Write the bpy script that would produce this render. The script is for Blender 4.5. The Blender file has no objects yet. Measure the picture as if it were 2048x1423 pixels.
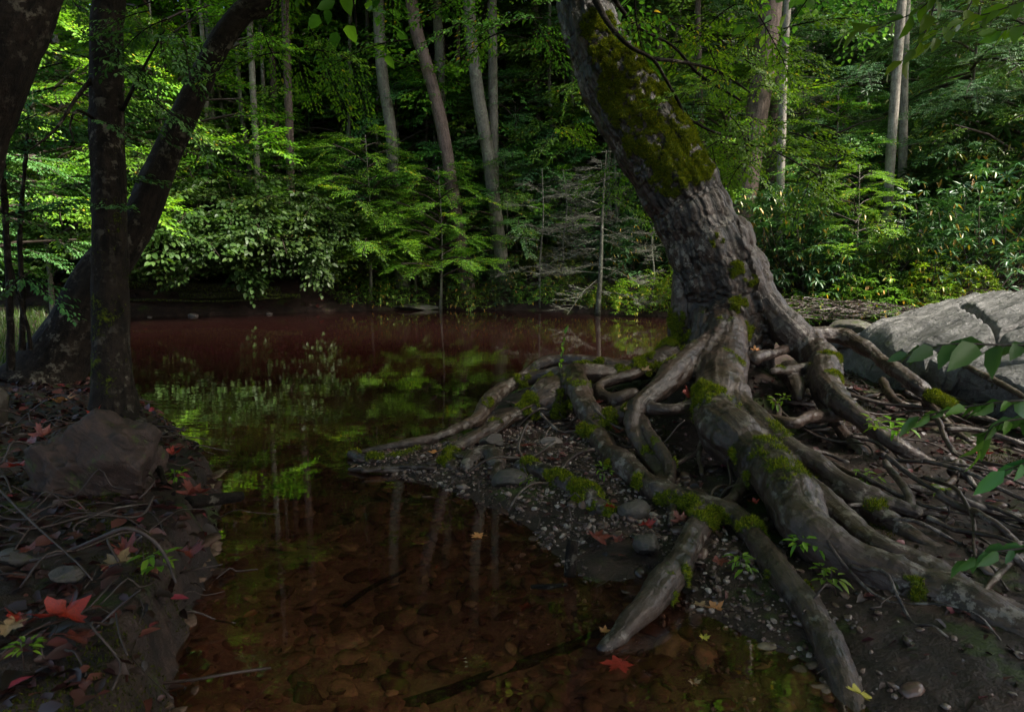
import bpy, math, random, time
import numpy as np
from mathutils import Vector, Matrix
T0 = time.time()
R = math.radians
rng = np.random.default_rng(11)
random.seed(5)
SC = bpy.context.scene
COL = SC.collection

# ------------------------------------------------------------------ camera, world, sun, exposure
CH, PITCH, FPX = 1.15, R(9.0), 2048 * 24 / 36
cam_d = bpy.data.cameras.new('camera'); cam = bpy.data.objects.new('camera', cam_d); COL.objects.link(cam)
cam.location = (0, 0, CH); cam.rotation_euler = (R(90) - PITCH, 0, 0)
cam_d.lens = 24; cam_d.sensor_width = 36; cam_d.clip_start = 0.05; cam_d.clip_end = 500
cam_d.dof.use_dof = True; cam_d.dof.focus_distance = 4.3; cam_d.dof.aperture_fstop = 7.0
SC.camera = cam
SUN_EL, SUN_AZ = R(48), R(108)          # azimuth measured from +Y (view direction) towards +X (right)
w = bpy.data.worlds.new('World'); SC.world = w; w.use_nodes = True
nt = w.node_tree; bg = nt.nodes['Background']
sky = nt.nodes.new('ShaderNodeTexSky'); sky.sky_type = 'NISHITA'; sky.sun_disc = False
sky.sun_elevation = SUN_EL; sky.sun_rotation = SUN_AZ; sky.dust_density = 4.0
nt.links.new(sky.outputs[0], bg.inputs[0]); bg.inputs[1].default_value = 0.10
sl = bpy.data.lights.new('sun', 'SUN'); so = bpy.data.objects.new('sun', sl); COL.objects.link(so)
sl.energy = 5.0; sl.angle = R(11.0); sl.color = (1.0, 0.93, 0.82)
sd_ = Vector((math.sin(SUN_AZ) * math.cos(SUN_EL), math.cos(SUN_AZ) * math.cos(SUN_EL), math.sin(SUN_EL)))
so.rotation_euler = sd_.to_track_quat('Z', 'Y').to_euler(); so.location = sd_ * 60
vs = SC.view_settings; vs.view_transform = 'Standard'; vs.look = 'None'; vs.gamma = 1; vs.exposure = 1.88
cy = SC.cycles
cy.max_bounces = 7; cy.diffuse_bounces = 3; cy.glossy_bounces = 3; cy.transmission_bounces = 4; cy.transparent_max_bounces = 8
cy.caustics_reflective = False; cy.caustics_refractive = False; cy.use_denoising = True
cy.sample_clamp_indirect = 4.0

# ------------------------------------------------------------------ photo measurements -> metres
CP, SP = math.cos(PITCH), math.sin(PITCH)
def ray(px, py):
    a = (px - 1024) / FPX; b = (711.5 - py) / FPX
    return a, CP + b * SP, -SP + b * CP
def P(px, py, Y):
    x, y, z = ray(px, py); t = Y / y
    return np.array([x * t, Y, CH + z * t])
def G(px, py, z=0.0):
    x, y, dz = ray(px, py); t = (z - CH) / dz
    return np.array([x * t, y * t, z])
def wid(px, Y): return px * Y / FPX

# ------------------------------------------------------------------ noise
def _h(ix, iy, iz, seed):
    n = (ix.astype(np.int64) * 73856093) ^ (iy.astype(np.int64) * 19349663) ^ (iz.astype(np.int64) * 83492791) ^ (seed * 2654435)
    n = (n ^ (n >> 13)) * 1274126177
    n = n & 0x7fffffff
    n = (n ^ (n >> 15)) * 668265263 & 0x7fffffff
    return (n % 65536) / 32768.0 - 1.0
def noise(p, seed=0):
    p = np.asarray(p, float); f = np.floor(p); i = f.astype(np.int64); t = p - f; t = t * t * (3 - 2 * t)
    x, y, z = i[:, 0], i[:, 1], i[:, 2]; u, v, q = t[:, 0], t[:, 1], t[:, 2]
    r = 0
    for a in (0, 1):
        for b in (0, 1):
            for c in (0, 1):
                wt = (u if a else 1 - u) * (v if b else 1 - v) * (q if c else 1 - q)
                r = r + wt * _h(x + a, y + b, z + c, seed)
    return r
def fbm(p, octv=4, seed=0, gain=.5):
    r = 0; a = 1.0; s = 0
    for k in range(octv):
        r = r + a * noise(p, seed + k * 7); s += a; a *= gain; p = p * 2.03 + 11.3
    return r / s
def n2(x, y, sc, octv=3, seed=0):
    x = np.asarray(x, float).ravel(); y = np.asarray(y, float).ravel()
    return fbm(np.stack([x * sc, y * sc, np.zeros_like(x) + .37], 1), octv, seed)
def sst(e0, e1, x):
    t = np.clip((x - e0) / (e1 - e0), 0, 1); return t * t * (3 - 2 * t)

# ------------------------------------------------------------------ object helpers
def tag(o, label=None, cat=None, group=None, kind=None):
    if label: o['label'] = label
    if cat: o['category'] = cat
    if group: o['group'] = group
    if kind: o['kind'] = kind
    return o
def link(name, me, mat=None, parent=None, loc=None):
    o = bpy.data.objects.new(name, me); COL.objects.link(o)
    if mat is not None and not me.materials: me.materials.append(mat)
    if parent: o.parent = parent
    if loc is not None: o.location = loc
    return o
def empty(name, loc=(0, 0, 0), rz=0.0):
    o = bpy.data.objects.new(name, None); COL.objects.link(o); o.location = loc; o.rotation_euler[2] = rz
    o.empty_display_size = .1
    return o
def mesh(name, V, F, attrs=None, smooth=True):
    """V (N,3); F (M,k) index array with one k, or a list of such arrays"""
    me = bpy.data.meshes.new(name)
    V = np.ascontiguousarray(V, dtype=np.float32)
    Fs = F if isinstance(F, list) else [F]
    Fs = [np.asarray(f, dtype=np.int32) for f in Fs if len(f)]
    me.vertices.add(len(V)); me.vertices.foreach_set('co', V.ravel())
    nl = sum(f.size for f in Fs); nf = sum(len(f) for f in Fs)
    me.loops.add(nl); me.polygons.add(nf)
    me.loops.foreach_set('vertex_index', np.concatenate([f.ravel() for f in Fs]))
    tot = np.concatenate([np.full(len(f), f.shape[1], np.int32) for f in Fs])
    st = np.concatenate([[0], np.cumsum(tot)[:-1]]).astype(np.int32)
    me.polygons.foreach_set('loop_start', st)
    try: me.polygons.foreach_set('loop_total', tot)
    except Exception: pass
    me.polygons.foreach_set('use_smooth', np.full(nf, smooth, bool))
    for k, a in (attrs or {}).items():
        a = np.ascontiguousarray(a, dtype=np.float32)
        if a.ndim == 1:
            me.attributes.new(k, 'FLOAT', 'POINT').data.foreach_set('value', a)
        else:
            me.attributes.new(k, 'FLOAT_VECTOR', 'POINT').data.foreach_set('vector', a.ravel())
    me.update(calc_edges=True); me.validate()
    return me
class MB:
    """collects pieces of one mesh"""
    def __init__(s): s.V = []; s.F = {}; s.A = {}; s.n = 0
    def add(s, V, F, **at):
        for f in (F if isinstance(F, list) else [F]):
            f = np.asarray(f)
            s.F.setdefault(f.shape[1], []).append(f + s.n)
        s.V.append(V); s.n += len(V)
        for k, a in at.items(): s.A.setdefault(k, []).append(np.broadcast_to(a, (len(V),) + np.shape(a)[1:]) if np.ndim(a) else np.full(len(V), a))
        return s
    def build(s, name, smooth=True):
        return mesh(name, np.concatenate(s.V), [np.concatenate(f) for f in s.F.values()],
                    {k: np.concatenate(a) for k, a in s.A.items()}, smooth)

def spline(pts, step):
    """Catmull-Rom through rows of pts (x,y,z,r...), resampled about every step metres"""
    p = np.asarray(pts, float)
    if len(p) < 2: return p
    q = np.vstack([2 * p[0] - p[1], p, 2 * p[-1] - p[-2]]); out = []
    for i in range(1, len(q) - 2):
        L = np.linalg.norm(q[i + 1, :3] - q[i, :3]); n = max(2, int(L / step) + 1)
        t = (np.arange(n) / n)[:, None]
        a, b, c, d = q[i - 1], q[i], q[i + 1], q[i + 2]
        out.append(.5 * (2 * b + (c - a) * t + (2 * a - 5 * b + 4 * c - d) * t ** 2 + (3 * b - a - 3 * c + d) * t ** 3))
    out.append(p[-1:]); o = np.vstack(out)
    o[:, 3] = np.maximum(o[:, 3], p[:, 3].min() * .8)
    return o
def tube(pts, ns=8, lump=0.0, seed=0, cap=True):
    """swept tube; pts (n,4). returns V,F,gs"""
    p = np.asarray(pts, float); n = len(p)
    T = np.gradient(p[:, :3], axis=0); T /= np.linalg.norm(T, axis=1)[:, None] + 1e-9
    ref = np.array([0, 0, 1.0]) if abs(T[0][2]) < .8 else np.array([1.0, 0, 0])
    U = np.empty((n, 3)); u = np.cross(T[0], ref); u /= np.linalg.norm(u)
    for i in range(n):
        u = u - T[i] * u.dot(T[i]); u /= np.linalg.norm(u) + 1e-9; U[i] = u
    W = np.cross(T, U)
    s = np.concatenate([[0], np.cumsum(np.linalg.norm(np.diff(p[:, :3], axis=0), axis=1))])
    th = np.arange(ns) * 2 * np.pi / ns
    c, sn = np.cos(th), np.sin(th)
    rr = np.repeat(p[:, 3], ns)
    S = np.repeat(s, ns); C = np.tile(c, n); N = np.tile(sn, n)
    gs = np.stack([S, C * rr, N * rr], 1)
    if lump:
        rr = rr * (1 + lump * fbm(np.stack([S * 2.2 / max(.05, p[:, 3].max() * 4), C * 1.7, N * 1.7], 1), 3, seed))
    V = np.repeat(p[:, :3], ns, 0) + (np.repeat(U, ns, 0) * C[:, None] + np.repeat(W, ns, 0) * N[:, None]) * rr[:, None]
    i = np.arange(n - 1)[:, None] * ns; j = np.arange(ns)[None]; k = (j + 1) % ns
    F = [np.stack([i + j, i + k, i + ns + k, i + ns + j], -1).reshape(-1, 4)]
    if cap:
        V = np.vstack([V, p[0, :3], p[-1, :3]]); gs = np.vstack([gs, gs[0] * 0, [s[-1], 0, 0]])
        jj = np.arange(ns); kk = (jj + 1) % ns
        F.append(np.stack([kk, jj, np.full(ns, n * ns)], 1))
        F.append(np.stack([jj + (n - 1) * ns, kk + (n - 1) * ns, np.full(ns, n * ns + 1)], 1))
    return V, F, gs

# ------------------------------------------------------------------ materials
def newmat(name):
    m = bpy.data.materials.new(name); m.use_nodes = True; n = m.node_tree
    for x in list(n.nodes): n.nodes.remove(x)
    out = n.nodes.new('ShaderNodeOutputMaterial')
    return m, n, out
def N(n, t, **k):
    x = n.nodes.new('ShaderNode' + t)
    for a, v in k.items():
        if a.startswith('i_'): x.inputs[int(a[2:]) if a[2:].isdigit() else a[2:].replace('_', ' ')].default_value = v
        else: setattr(x, a, v)
    return x
def ramp(n, fac, stops):
    r = n.nodes.new('ShaderNodeValToRGB'); e = r.color_ramp.elements
    while len(e) < len(stops): e.new(.5)
    for el, (p, c) in zip(e, stops): el.position = p; el.color = (*c, 1) if len(c) == 3 else c
    n.links.new(fac, r.inputs[0]); return r.outputs[0]
def mixc(n, fac, a, b, mode='MIX'):
    x = n.nodes.new('ShaderNodeMix'); x.data_type = 'RGBA'; x.blend_type = mode
    for s, v in ((x.inputs[0], fac), (x.inputs[6], a), (x.inputs[7], b)):
        if isinstance(v, bpy.types.NodeSocket): n.links.new(v, s)
        else: s.default_value = v if not isinstance(v, tuple) or len(v) == 4 else (*v, 1)
    return x.outputs[2]
def math_(n, op, a, b=0.0, c=0.0, clamp=False):
    x = n.nodes.new('ShaderNodeMath'); x.operation = op; x.use_clamp = clamp
    for s, v in zip(x.inputs, (a, b, c)):
        if isinstance(v, bpy.types.NodeSocket): n.links.new(v, s)
        else: s.default_value = v
    return x.outputs[0]
def nz(n, vec, scale, detail=3, rough=.55, dist=0.0):
    x = N(n, 'TexNoise'); x.inputs['Scale'].default_value = scale; x.inputs['Detail'].default_value = detail
    x.inputs['Roughness'].default_value = rough; x.inputs['Distortion'].default_value = dist
    if vec is not None: n.links.new(vec, x.inputs['Vector'])
    return x.outputs[0]
def vor(n, vec, scale, feature='F1', out=0):
    x = N(n, 'TexVoronoi'); x.feature = feature; x.inputs['Scale'].default_value = scale
    if vec is not None: n.links.new(vec, x.inputs['Vector'])
    return x.outputs[out]
def vscale(n, vec, s):
    x = N(n, 'VectorMath'); x.operation = 'MULTIPLY'; n.links.new(vec, x.inputs[0]); x.inputs[1].default_value = s
    return x.outputs[0]
def bump(n, h, strength, dist, nrm=None):
    b = N(n, 'Bump'); b.inputs['Strength'].default_value = strength; b.inputs['Distance'].default_value = dist
    n.links.new(h, b.inputs['Height'])
    if nrm is not None: n.links.new(nrm, b.inputs['Normal'])
    return b.outputs[0]
def principled(n, out, col, rough, nrm=None, spec=.5):
    p = N(n, 'BsdfPrincipled')
    for s, v in ((p.inputs['Base Color'], col), (p.inputs['Roughness'], rough), (p.inputs['Specular IOR Level'], spec)):
        if isinstance(v, bpy.types.NodeSocket): n.links.new(v, s)
        else: s.default_value = (*v, 1) if isinstance(v, tuple) and len(v) == 3 else v
    if nrm is not None: n.links.new(nrm, p.inputs['Normal'])
    n.links.new(p.outputs[0], out.inputs[0]); return p
def attr(n, name, out='Fac'):
    a = N(n, 'Attribute'); a.attribute_name = name; return a.outputs[out]

def leafmat(name, stops, trans=.35, rough=.45, tmul=(1.25, 1.3, .5), hue=.0, spec=.5):
    m, n, out = newmat(name)
    r = attr(n, 'rnd')
    col = ramp(n, r, stops)
    oi = N(n, 'ObjectInfo')
    hs = N(n, 'HueSaturation'); n.links.new(col, hs.inputs['Color'])
    n.links.new(math_(n, 'MULTIPLY_ADD', oi.outputs['Random'], .035, .46 + hue), hs.inputs['Hue'])
    n.links.new(math_(n, 'MULTIPLY_ADD', oi.outputs['Random'], .5, .75), hs.inputs['Value'])
    col = hs.outputs[0]
    p = N(n, 'BsdfPrincipled'); n.links.new(col, p.inputs['Base Color']); p.inputs['Roughness'].default_value = rough
    p.inputs['Specular IOR Level'].default_value = spec
    t = N(n, 'BsdfTranslucent'); n.links.new(mixc(n, 1.0, col, tmul, 'MULTIPLY'), t.inputs[0])
    mx = N(n, 'MixShader'); mx.inputs[0].default_value = trans
    n.links.new(p.outputs[0], mx.inputs[1]); n.links.new(t.outputs[0], mx.inputs[2]); n.links.new(mx.outputs[0], out.inputs[0])
    return m
g = lambda *a: a
M = {}
M['leaf_mid'] = leafmat('leaf_mid', [(0, (0.037, 0.130, 0.020)), (.5, (0.077, 0.224, 0.030)), (.85, (0.138, 0.328, 0.035)), (.97, (0.259, 0.379, 0.035)), (1, (0.550, 0.379, 0.052))])
M['leaf_lime'] = leafmat('leaf_lime', [(0, (0.066, 0.198, 0.020)), (.5, (0.119, 0.304, 0.024)), (.9, (0.211, 0.396, 0.026)), (1, (0.502, 0.449, 0.040))], trans=.45)
M['leaf_deep'] = leafmat('leaf_deep', [(0, (0.033, 0.131, 0.038)), (.6, (0.065, 0.213, 0.053)), (1, (0.118, 0.332, 0.072))])
M['leaf_hazel'] = leafmat('leaf_hazel', [(0, (0.020, 0.069, 0.014)), (.5, (0.038, 0.110, 0.019)), (.93, (0.069, 0.150, 0.024)), (1, (0.239, 0.164, 0.048))], rough=.5, trans=.4)
M['leaf_rhodo'] = leafmat('leaf_rhodo', [(0, (0.027, 0.094, 0.035)), (.6, (0.056, 0.156, 0.050)), (.82, (0.100, 0.213, 0.044)), (.9, (0.375, 0.350, 0.037)), (1, (0.600, 0.413, 0.062))], trans=.15, rough=.4, tmul=(1, 1.2, .5))
M['leaf_rhodo_yellow'] = leafmat('leaf_rhodo_yellow', [(0, (.05, .12, .025)), (.5, (.11, .19, .03)), (.75, (.24, .30, .04)), (1, (.5, .38, .06))], trans=.2, rough=.32, tmul=(1, 1.2, .5))
M['leaf_hemlock'] = leafmat('leaf_hemlock', [(0, (0.036, 0.131, 0.057)), (.7, (0.092, 0.236, 0.092)), (1, (0.184, 0.341, 0.131))], trans=.2, rough=.5)
M['grass'] = leafmat('grass_blade', [(0, (.015, .04, .006)), (1, (.04, .09, .01))])
M['moss_dim'] = leafmat('ground_moss', [(0, (.02, .035, .004)), (1, (.07, .10, .008))], trans=.2, rough=.8, spec=.1)
M['moss'] = leafmat('moss_fuzz', [(0, (.03, .055, .004)), (.45, (.11, .17, .008)), (.8, (.22, .29, .012)), (.93, (.34, .38, .018)), (1, (.16, .10, .03))], trans=.3, rough=.7, spec=.2)
M['litter'] = leafmat('brown_litter', [(0, (.012, .006, .005)), (.5, (.035, .015, .011)), (.8, (.08, .034, .022)), (.94, (.14, .06, .035)), (1, (.22, .03, .02))], trans=.1, rough=.45, tmul=(1, 1, 1))

def barkmat(name, dark, light, lichen, lich_amt=.45, moss=True, gscale=(3, 22, 22), rough=.55, bstr=.7, bd=.012, tint=None, plates=0.0, spec=.5):
    m, n, out = newmat(name)
    tc = N(n, 'TexCoord').outputs['Object']
    gs = vscale(n, attr(n, 'gs', 'Vector'), gscale)
    a = nz(n, gs, 1.0, 6, .65, .4); b = nz(n, tc, 3.1, 4, .6); c = nz(n, tc, 38, 3, .6)
    v = vor(n, vscale(n, attr(n, 'gs', 'Vector'), tuple(q * .8 for q in gscale)), 1.0, 'DISTANCE_TO_EDGE')
    f = math_(n, 'ADD', math_(n, 'ADD', math_(n, 'MULTIPLY', a, .45), math_(n, 'MULTIPLY', c, .25)), math_(n, 'MULTIPLY', nz(n, tc, 8, 5, .7), .35))
    col = ramp(n, f, [(.44, dark), (.56, tuple((d * .5 + l * .5) for d, l in zip(dark, light))), (.68, light)])
    if tint: col = mixc(n, math_(n, 'MULTIPLY', ramp(n, b, [(.42, (0, 0, 0)), (.62, (1, 1, 1))]), .7), col, tint)
    lf = ramp(n, nz(n, tc, 17, 5, .7), [(.60 - .1 * lich_amt, (0, 0, 0)), (.66 - .1 * lich_amt, (1, 1, 1))])
    lf = math_(n, 'MULTIPLY', math_(n, 'MULTIPLY', lf, ramp(n, nz(n, tc, 2.3, 2), [(.42, (0, 0, 0)), (.6, (1, 1, 1))])), lich_amt)
    col = mixc(n, lf, col, lichen)
    h = math_(n, 'ADD', math_(n, 'MULTIPLY', a, 1.0), math_(n, 'MULTIPLY', c, .35))
    if plates: 
        h = math_(n, 'ADD', h, math_(n, 'MULTIPLY', math_(n, 'MINIMUM', v, .25), plates * 3))
        col = mixc(n, ramp(n, v, [(0, (1, 1, 1)), (.16, (0, 0, 0))]), col, tuple(q * .35 for q in dark))
    rg = math_(n, 'MULTIPLY_ADD', b, .35, rough - .17)
    if moss:
        mk = attr(n, 'moss')
        mf = ramp(n, math_(n, 'ADD', mk, math_(n, 'MULTIPLY_ADD', nz(n, tc, 38, 6, .78), 1.9, -.95)), [(.42, (0, 0, 0)), (.62, (1, 1, 1))])
        mcol = ramp(n, nz(n, tc, 90, 3), [(.3, (.035, .055, .005)), (.55, (.12, .16, .010)), (.75, (.22, .26, .016))])
        col = mixc(n, mf, col, mcol)
        rg = math_(n, 'MAXIMUM', rg, math_(n, 'MULTIPLY', mf, .95))
        h = math_(n, 'ADD', h, math_(n, 'MULTIPLY', mf, math_(n, 'MULTIPLY', nz(n, tc, 120, 3), 1.2)))
    principled(n, out, col, rg, bump(n, h, bstr, bd), spec)
    return m
M['root_bark'] = barkmat('wet_root_bark', (.008, .0045, .0033), (.115, .074, .052), (.25, .215, .18), .7, True, (4, 24, 24), .38, 1.0, .014, tint=(.06, .036, .028))
M['trunk_bark'] = barkmat('mottled_trunk_bark', (.0065, .0038, .0027), (.095, .056, .037), (.27, .235, .20), 1.0, True, (6, 17, 17), .42, 1.0, .02, tint=(.05, .026, .018), plates=.22, spec=.5)
M['dark_bark'] = barkmat('dark_bark', (.0035, .0026, .002), (.030, .021, .015), (.20, .18, .14), .55, True, (6, 22, 22), .8, 1.0, .02, spec=.15)
M['pale_bark'] = barkmat('pale_bark', (.12, .10, .08), (.42, .38, .32), (.40, .42, .34), .6, False, (5, 26, 26), .7, .6, .01)
M['brown_bark'] = barkmat('brown_bark', (.07, .045, .035), (.24, .17, .14), (.26, .28, .2), .35, False, (4, 30, 30), .75, .9, .02)
M['grey_bark'] = barkmat('grey_bark', (.08, .072, .055), (.24, .22, .17), (.24, .28, .17), .7, False, (5, 26, 26), .7, .7, .01)
M['twig'] = barkmat('twig_bark', (.02, .011, .009), (.075, .045, .036), (.35, .33, .3), .3, False, (20, 90, 90), .55, .4, .003)
M['dead_twig'] = barkmat('dead_twig_bark', (.035, .033, .025), (.14, .14, .10), (.42, .46, .36), .7, False, (20, 90, 90), .8, .4, .003)

def rockmat(name, dark, light, moss_amt, sc=1.0, rough=.5, red=None):
    m, n, out = newmat(name)
    tc = N(n, 'TexCoord').outputs['Object']
    a = nz(n, vscale(n, tc, (1, 1, 3.2)), 5 * sc, 7, .68, .6); b = nz(n, tc, 42 * sc, 4, .7); c = nz(n, tc, 1.6 * sc, 3)
    col = ramp(n, math_(n, 'ADD', math_(n, 'MULTIPLY', a, .7), math_(n, 'MULTIPLY', b, .3)), [(.32, dark), (.5, tuple((p + q) / 2 for p, q in zip(dark, light))), (.68, light)])
    if red: col = mixc(n, ramp(n, c, [(.4, (0, 0, 0)), (.6, (1, 1, 1))]), col, red)
    if moss_amt > 0:
        mf = math_(n, 'MULTIPLY', ramp(n, nz(n, tc, 6 * sc, 5, .7), [(.66 - moss_amt * .2, (0, 0, 0)), (.72 - moss_amt * .2, (1, 1, 1))]), .9)
        col = mixc(n, mf, col, ramp(n, nz(n, tc, 80, 3), [(.3, (.02, .03, .006)), (.7, (.07, .085, .014))]))
    h = math_(n, 'ADD', a, math_(n, 'MULTIPLY', b, .4))
    principled(n, out, col, math_(n, 'MULTIPLY_ADD', a, .4, rough - .2), bump(n, h, 1.0, .03 / sc), .5)
    return m
M['slab_rock'] = rockmat('slab_rock', (.02, .019, .018), (.27, .26, .25), .15, .9, .5)
M['bank_rock'] = rockmat('bank_rock', (.005, .0032, .0028), (.085, .046, .034), .45, 2.6, .65)
M['round_stone'] = rockmat('round_stone', (.025, .02, .016), (.10, .082, .068), .3, 5, .5)
M['far_rock'] = rockmat('far_rock', (.03, .026, .02), (.10, .09, .07), .7, 2, .6)
M['light_rock'] = rockmat('light_rock', (.06, .045, .038), (.22, .18, .155), .0, 6, .5)
# pebbles: per-stone colour
m, n, out = newmat('pebble_stone'); tc = N(n, 'TexCoord').outputs['Object']
col = ramp(n, attr(n, 'rnd'), [(0, (.03, .02, .018)), (.35, (.075, .045, .036)), (.6, (.15, .09, .072)), (.8, (.20, .145, .12)), (.95, (.30, .25, .22)), (1, (.42, .36, .33))])
col = mixc(n, .5, col, mixc(n, 1.0, col, ramp(n, nz(n, tc, 60, 4), [(.3, (.5, .45, .42)), (.7, (1.3, 1.3, 1.3))]), 'MULTIPLY'))
principled(n, out, col, .32, bump(n, nz(n, tc, 70, 3), .4, .004), .6); M['pebble'] = m
m, n, out = newmat('sunken_stone'); tc = N(n, 'TexCoord').outputs['Object']
col = ramp(n, attr(n, 'rnd'), [(0, (.045, .026, .02)), (.4, (.11, .064, .05)), (.75, (.16, .108, .078)), (1, (.25, .20, .135))])
col = mixc(n, 1.0, col, ramp(n, nz(n, tc, 35, 5, .7), [(.3, (.4, .38, .36)), (.7, (1.3, 1.25, 1.2))]), 'MULTIPLY')
principled(n, out, col, .8, bump(n, nz(n, tc, 50, 3), .5, .004), .2); M['sunken'] = m
# leaves on the ground
def fallen(name, c1, c2, rough=.4):
    m, n, out = newmat(name); tc = N(n, 'TexCoord').outputs['Object']
    col = ramp(n, nz(n, tc, 22, 4), [(.35, c1), (.65, c2)])
    v = attr(n, 'vein'); col = mixc(n, math_(n, 'MULTIPLY', v, .35), col, tuple(q * 1.5 for q in c2))
    p = principled(n, out, col, rough, bump(n, math_(n, 'ADD', v, nz(n, tc, 60, 2)), .5, .002), .6)
    t = N(n, 'BsdfTranslucent'); n.links.new(col, t.inputs[0]); mx = N(n, 'MixShader'); mx.inputs[0].default_value = .2
    n.links.new(p.outputs[0], mx.inputs[1]); n.links.new(t.outputs[0], mx.inputs[2]); n.links.new(mx.outputs[0], out.inputs[0])
    return m
M['red_leaf'] = fallen('red_maple_leaf', (.16, .012, .008), (.40, .03, .016), .35)
M['dull_red_leaf'] = fallen('dull_red_leaf', (.08, .014, .011), (.22, .045, .035), .3)
M['orange_leaf'] = fallen('orange_leaf', (.55, .20, .06), (.72, .34, .13), .4)
M['tan_leaf'] = fallen('tan_leaf', (.22, .13, .06), (.38, .25, .13), .5)
M['yellow_leaf'] = fallen('yellow_leaf', (.38, .34, .03), (.55, .48, .06), .4)
m, n, out = newmat('split_wood'); principled(n, out, ramp(n, nz(n, vscale(n, N(n, 'TexCoord').outputs['Object'], (3, 60, 60)), 1, 4), [(.3, (.5, .24, .12)), (.7, (.75, .42, .24))]), .6); M['splinter'] = m
# ------------------------------------------------------------------ the ground
def sdf_poly(x, y, poly):
    """signed distance, positive inside"""
    x = np.asarray(x, float); y = np.asarray(y, float); q = np.asarray(poly, float)[:, :2]
    d = np.full(x.shape, 1e9); ins = np.zeros(x.shape, bool)
    for i in range(len(q)):
        a, b = q[i], q[(i + 1) % len(q)]; e = b - a
        wx, wy = x - a[0], y - a[1]
        t = np.clip((wx * e[0] + wy * e[1]) / (e @ e + 1e-12), 0, 1)
        d = np.minimum(d, (wx - e[0] * t) ** 2 + (wy - e[1] * t) ** 2)
        c = ((a[1] <= y) & (b[1] > y)) | ((b[1] <= y) & (a[1] > y))
        with np.errstate(divide='ignore', invalid='ignore'):
            xi = a[0] + (y - a[1]) / (e[1] if e[1] else 1e-12) * e[0]
        ins ^= c & (x < xi)
    d = np.sqrt(d); return np.where(ins, d, -d)
PEN = [G(*p)[:2] for p in [(690, 928), (760, 950), (860, 975), (930, 1000), (1010, 1030), (1060, 1075), (1095, 1120), (1150, 1172), (1260, 1180), (1325, 1160),
       (1350, 1200), (1400, 1245), (1500, 1285), (1600, 1330), (1680, 1400)]]
PEN += [np.array(p) for p in [(1.05, 1.2), (1.2, .4), (1.6, -2.0), (9, -2.0), (9, 9.2), (5.6, 8.2), (4.6, 7.2), (3.5, 6.4)]]
PEN += [G(*p)[:2] for p in [(1650, 668), (1590, 676), (1500, 688), (1400, 696), (1330, 706), (1260, 728), (1150, 745), (1060, 768), (985, 795), (945, 850), (900, 878), (800, 897), (720, 908)]]
LEFT = [G(*p)[:2] for p in [(330, 1700), (370, 1400), (395, 1270), (438, 1150), (452, 1060), (440, 985), (395, 915), (300, 855), (268, 832), (190, 800), (150, 775), (140, 720), (160, 680), (120, 655), (60, 640)]]
LEFT += [np.array(p) for p in [(-9, 10.5), (-30, 12), (-30, -3), (-.7, -3)]]
_fx = [G(px, py)[:2] for px, py in [(-600, 640), (150, 636), (320, 633), (480, 630), (620, 624), (760, 620), (900, 618), (1050, 621), (1200, 628), (1340, 634), (1500, 640), (1660, 648)]]
_fx = [np.array([-40, _fx[0][1] + .5])] + _fx + [np.array([6.5, 8.8]), np.array([9, 8.0]), np.array([40, 7.5])]
def yfar(x): return np.interp(x, [p[0] for p in _fx], [p[1] for p in _fx])
def ground_z(x, y):
    x = np.asarray(x, float); y = np.asarray(y, float); sh = x.shape; x = x.ravel(); y = y.ravel()
    wob = .05 * n2(x, y, 2.3, 3, 3)
    s1 = sdf_poly(x, y, PEN) + wob; s2 = sdf_poly(x, y, LEFT) + wob * 1.3 + .05 * n2(x, y, 9, 3, 14); s3 = (y - yfar(x)) * .97 + wob * 2
    d = -np.maximum(np.maximum(s1, s2), s3)
    z = -.02 - .10 * (1 - np.exp(-np.clip(d, 0, 9) / .5)) - .10 * np.clip(d, 0, 3) ** 1.2
    h1 = .05 * (1 - np.exp(-s1 / .10)) + .07 * np.clip(s1 / .9, 0, 1)
    r2 = (x - 1.5) ** 2 / .75 ** 2 + (y - 4.75) ** 2 / .6 ** 2
    h1 = h1 + np.clip(s1 / .25, 0, 1) * (.26 * np.exp(-r2) + .03 * fbm(np.stack([x * 2.6, y * 2.6, x * 0], 1), 3, 21))
    h1 = h1 + .10 * sst(1.6, 3.5, x) * sst(2.6, 1.2, y)
    h2 = .24 * sst(0, .14, s2) + .06 * np.clip(s2, 0, 2) + .04 * n2(x, y, 3.1, 3, 9) * sst(.05, .3, s2)
    h3 = .12 * sst(0, .15, s3) + .34 * sst(.15, .9, s3) + .10 * np.clip(s3, 0, 60)
    rise = np.clip(s3 - 3.0, 0, 60); h3 = h3 + .34 * rise ** 2 / (rise + 4) + .5 * n2(x, y, .33, 3, 5) * sst(.5, 4, s3)
    dl = sst(-3, -9, x) * sst(6.5, 9, y) * .8
    z = np.where(s1 > 0, np.maximum(z, h1 - .02), z)
    z = np.where(s2 > 0, np.maximum(z, h2 - .02), z)
    z = np.where(s3 > 0, np.maximum(z, h3 - .02), z)
    z = z + .008 * n2(x, y, 17, 3, 2) + .004 * n2(x, y, 45, 2, 8)
    return z.reshape(sh)
def gz(x, y): return float(ground_z(np.array([x]), np.array([y]))[0])
def lines(segs):
    o = []
    for a, b, s in segs: o.append(np.arange(a, b, s))
    return np.concatenate(o + [[segs[-1][1]]])
gx = lines([(-60, -12, 1.6), (-12, -4, .25), (-4, -1.9, .07), (-1.9, 2.6, .017), (2.6, 5, .06), (5, 12, .25), (12, 60, 1.6)])
gy = lines([(-8, 1.0, .3), (1.0, 5.4, .017), (5.4, 9, .06), (9, 16, .14), (16, 30, .4), (30, 90, 1.6)])
X, Y = np.meshgrid(gx, gy); Z = ground_z(X, Y)
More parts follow.
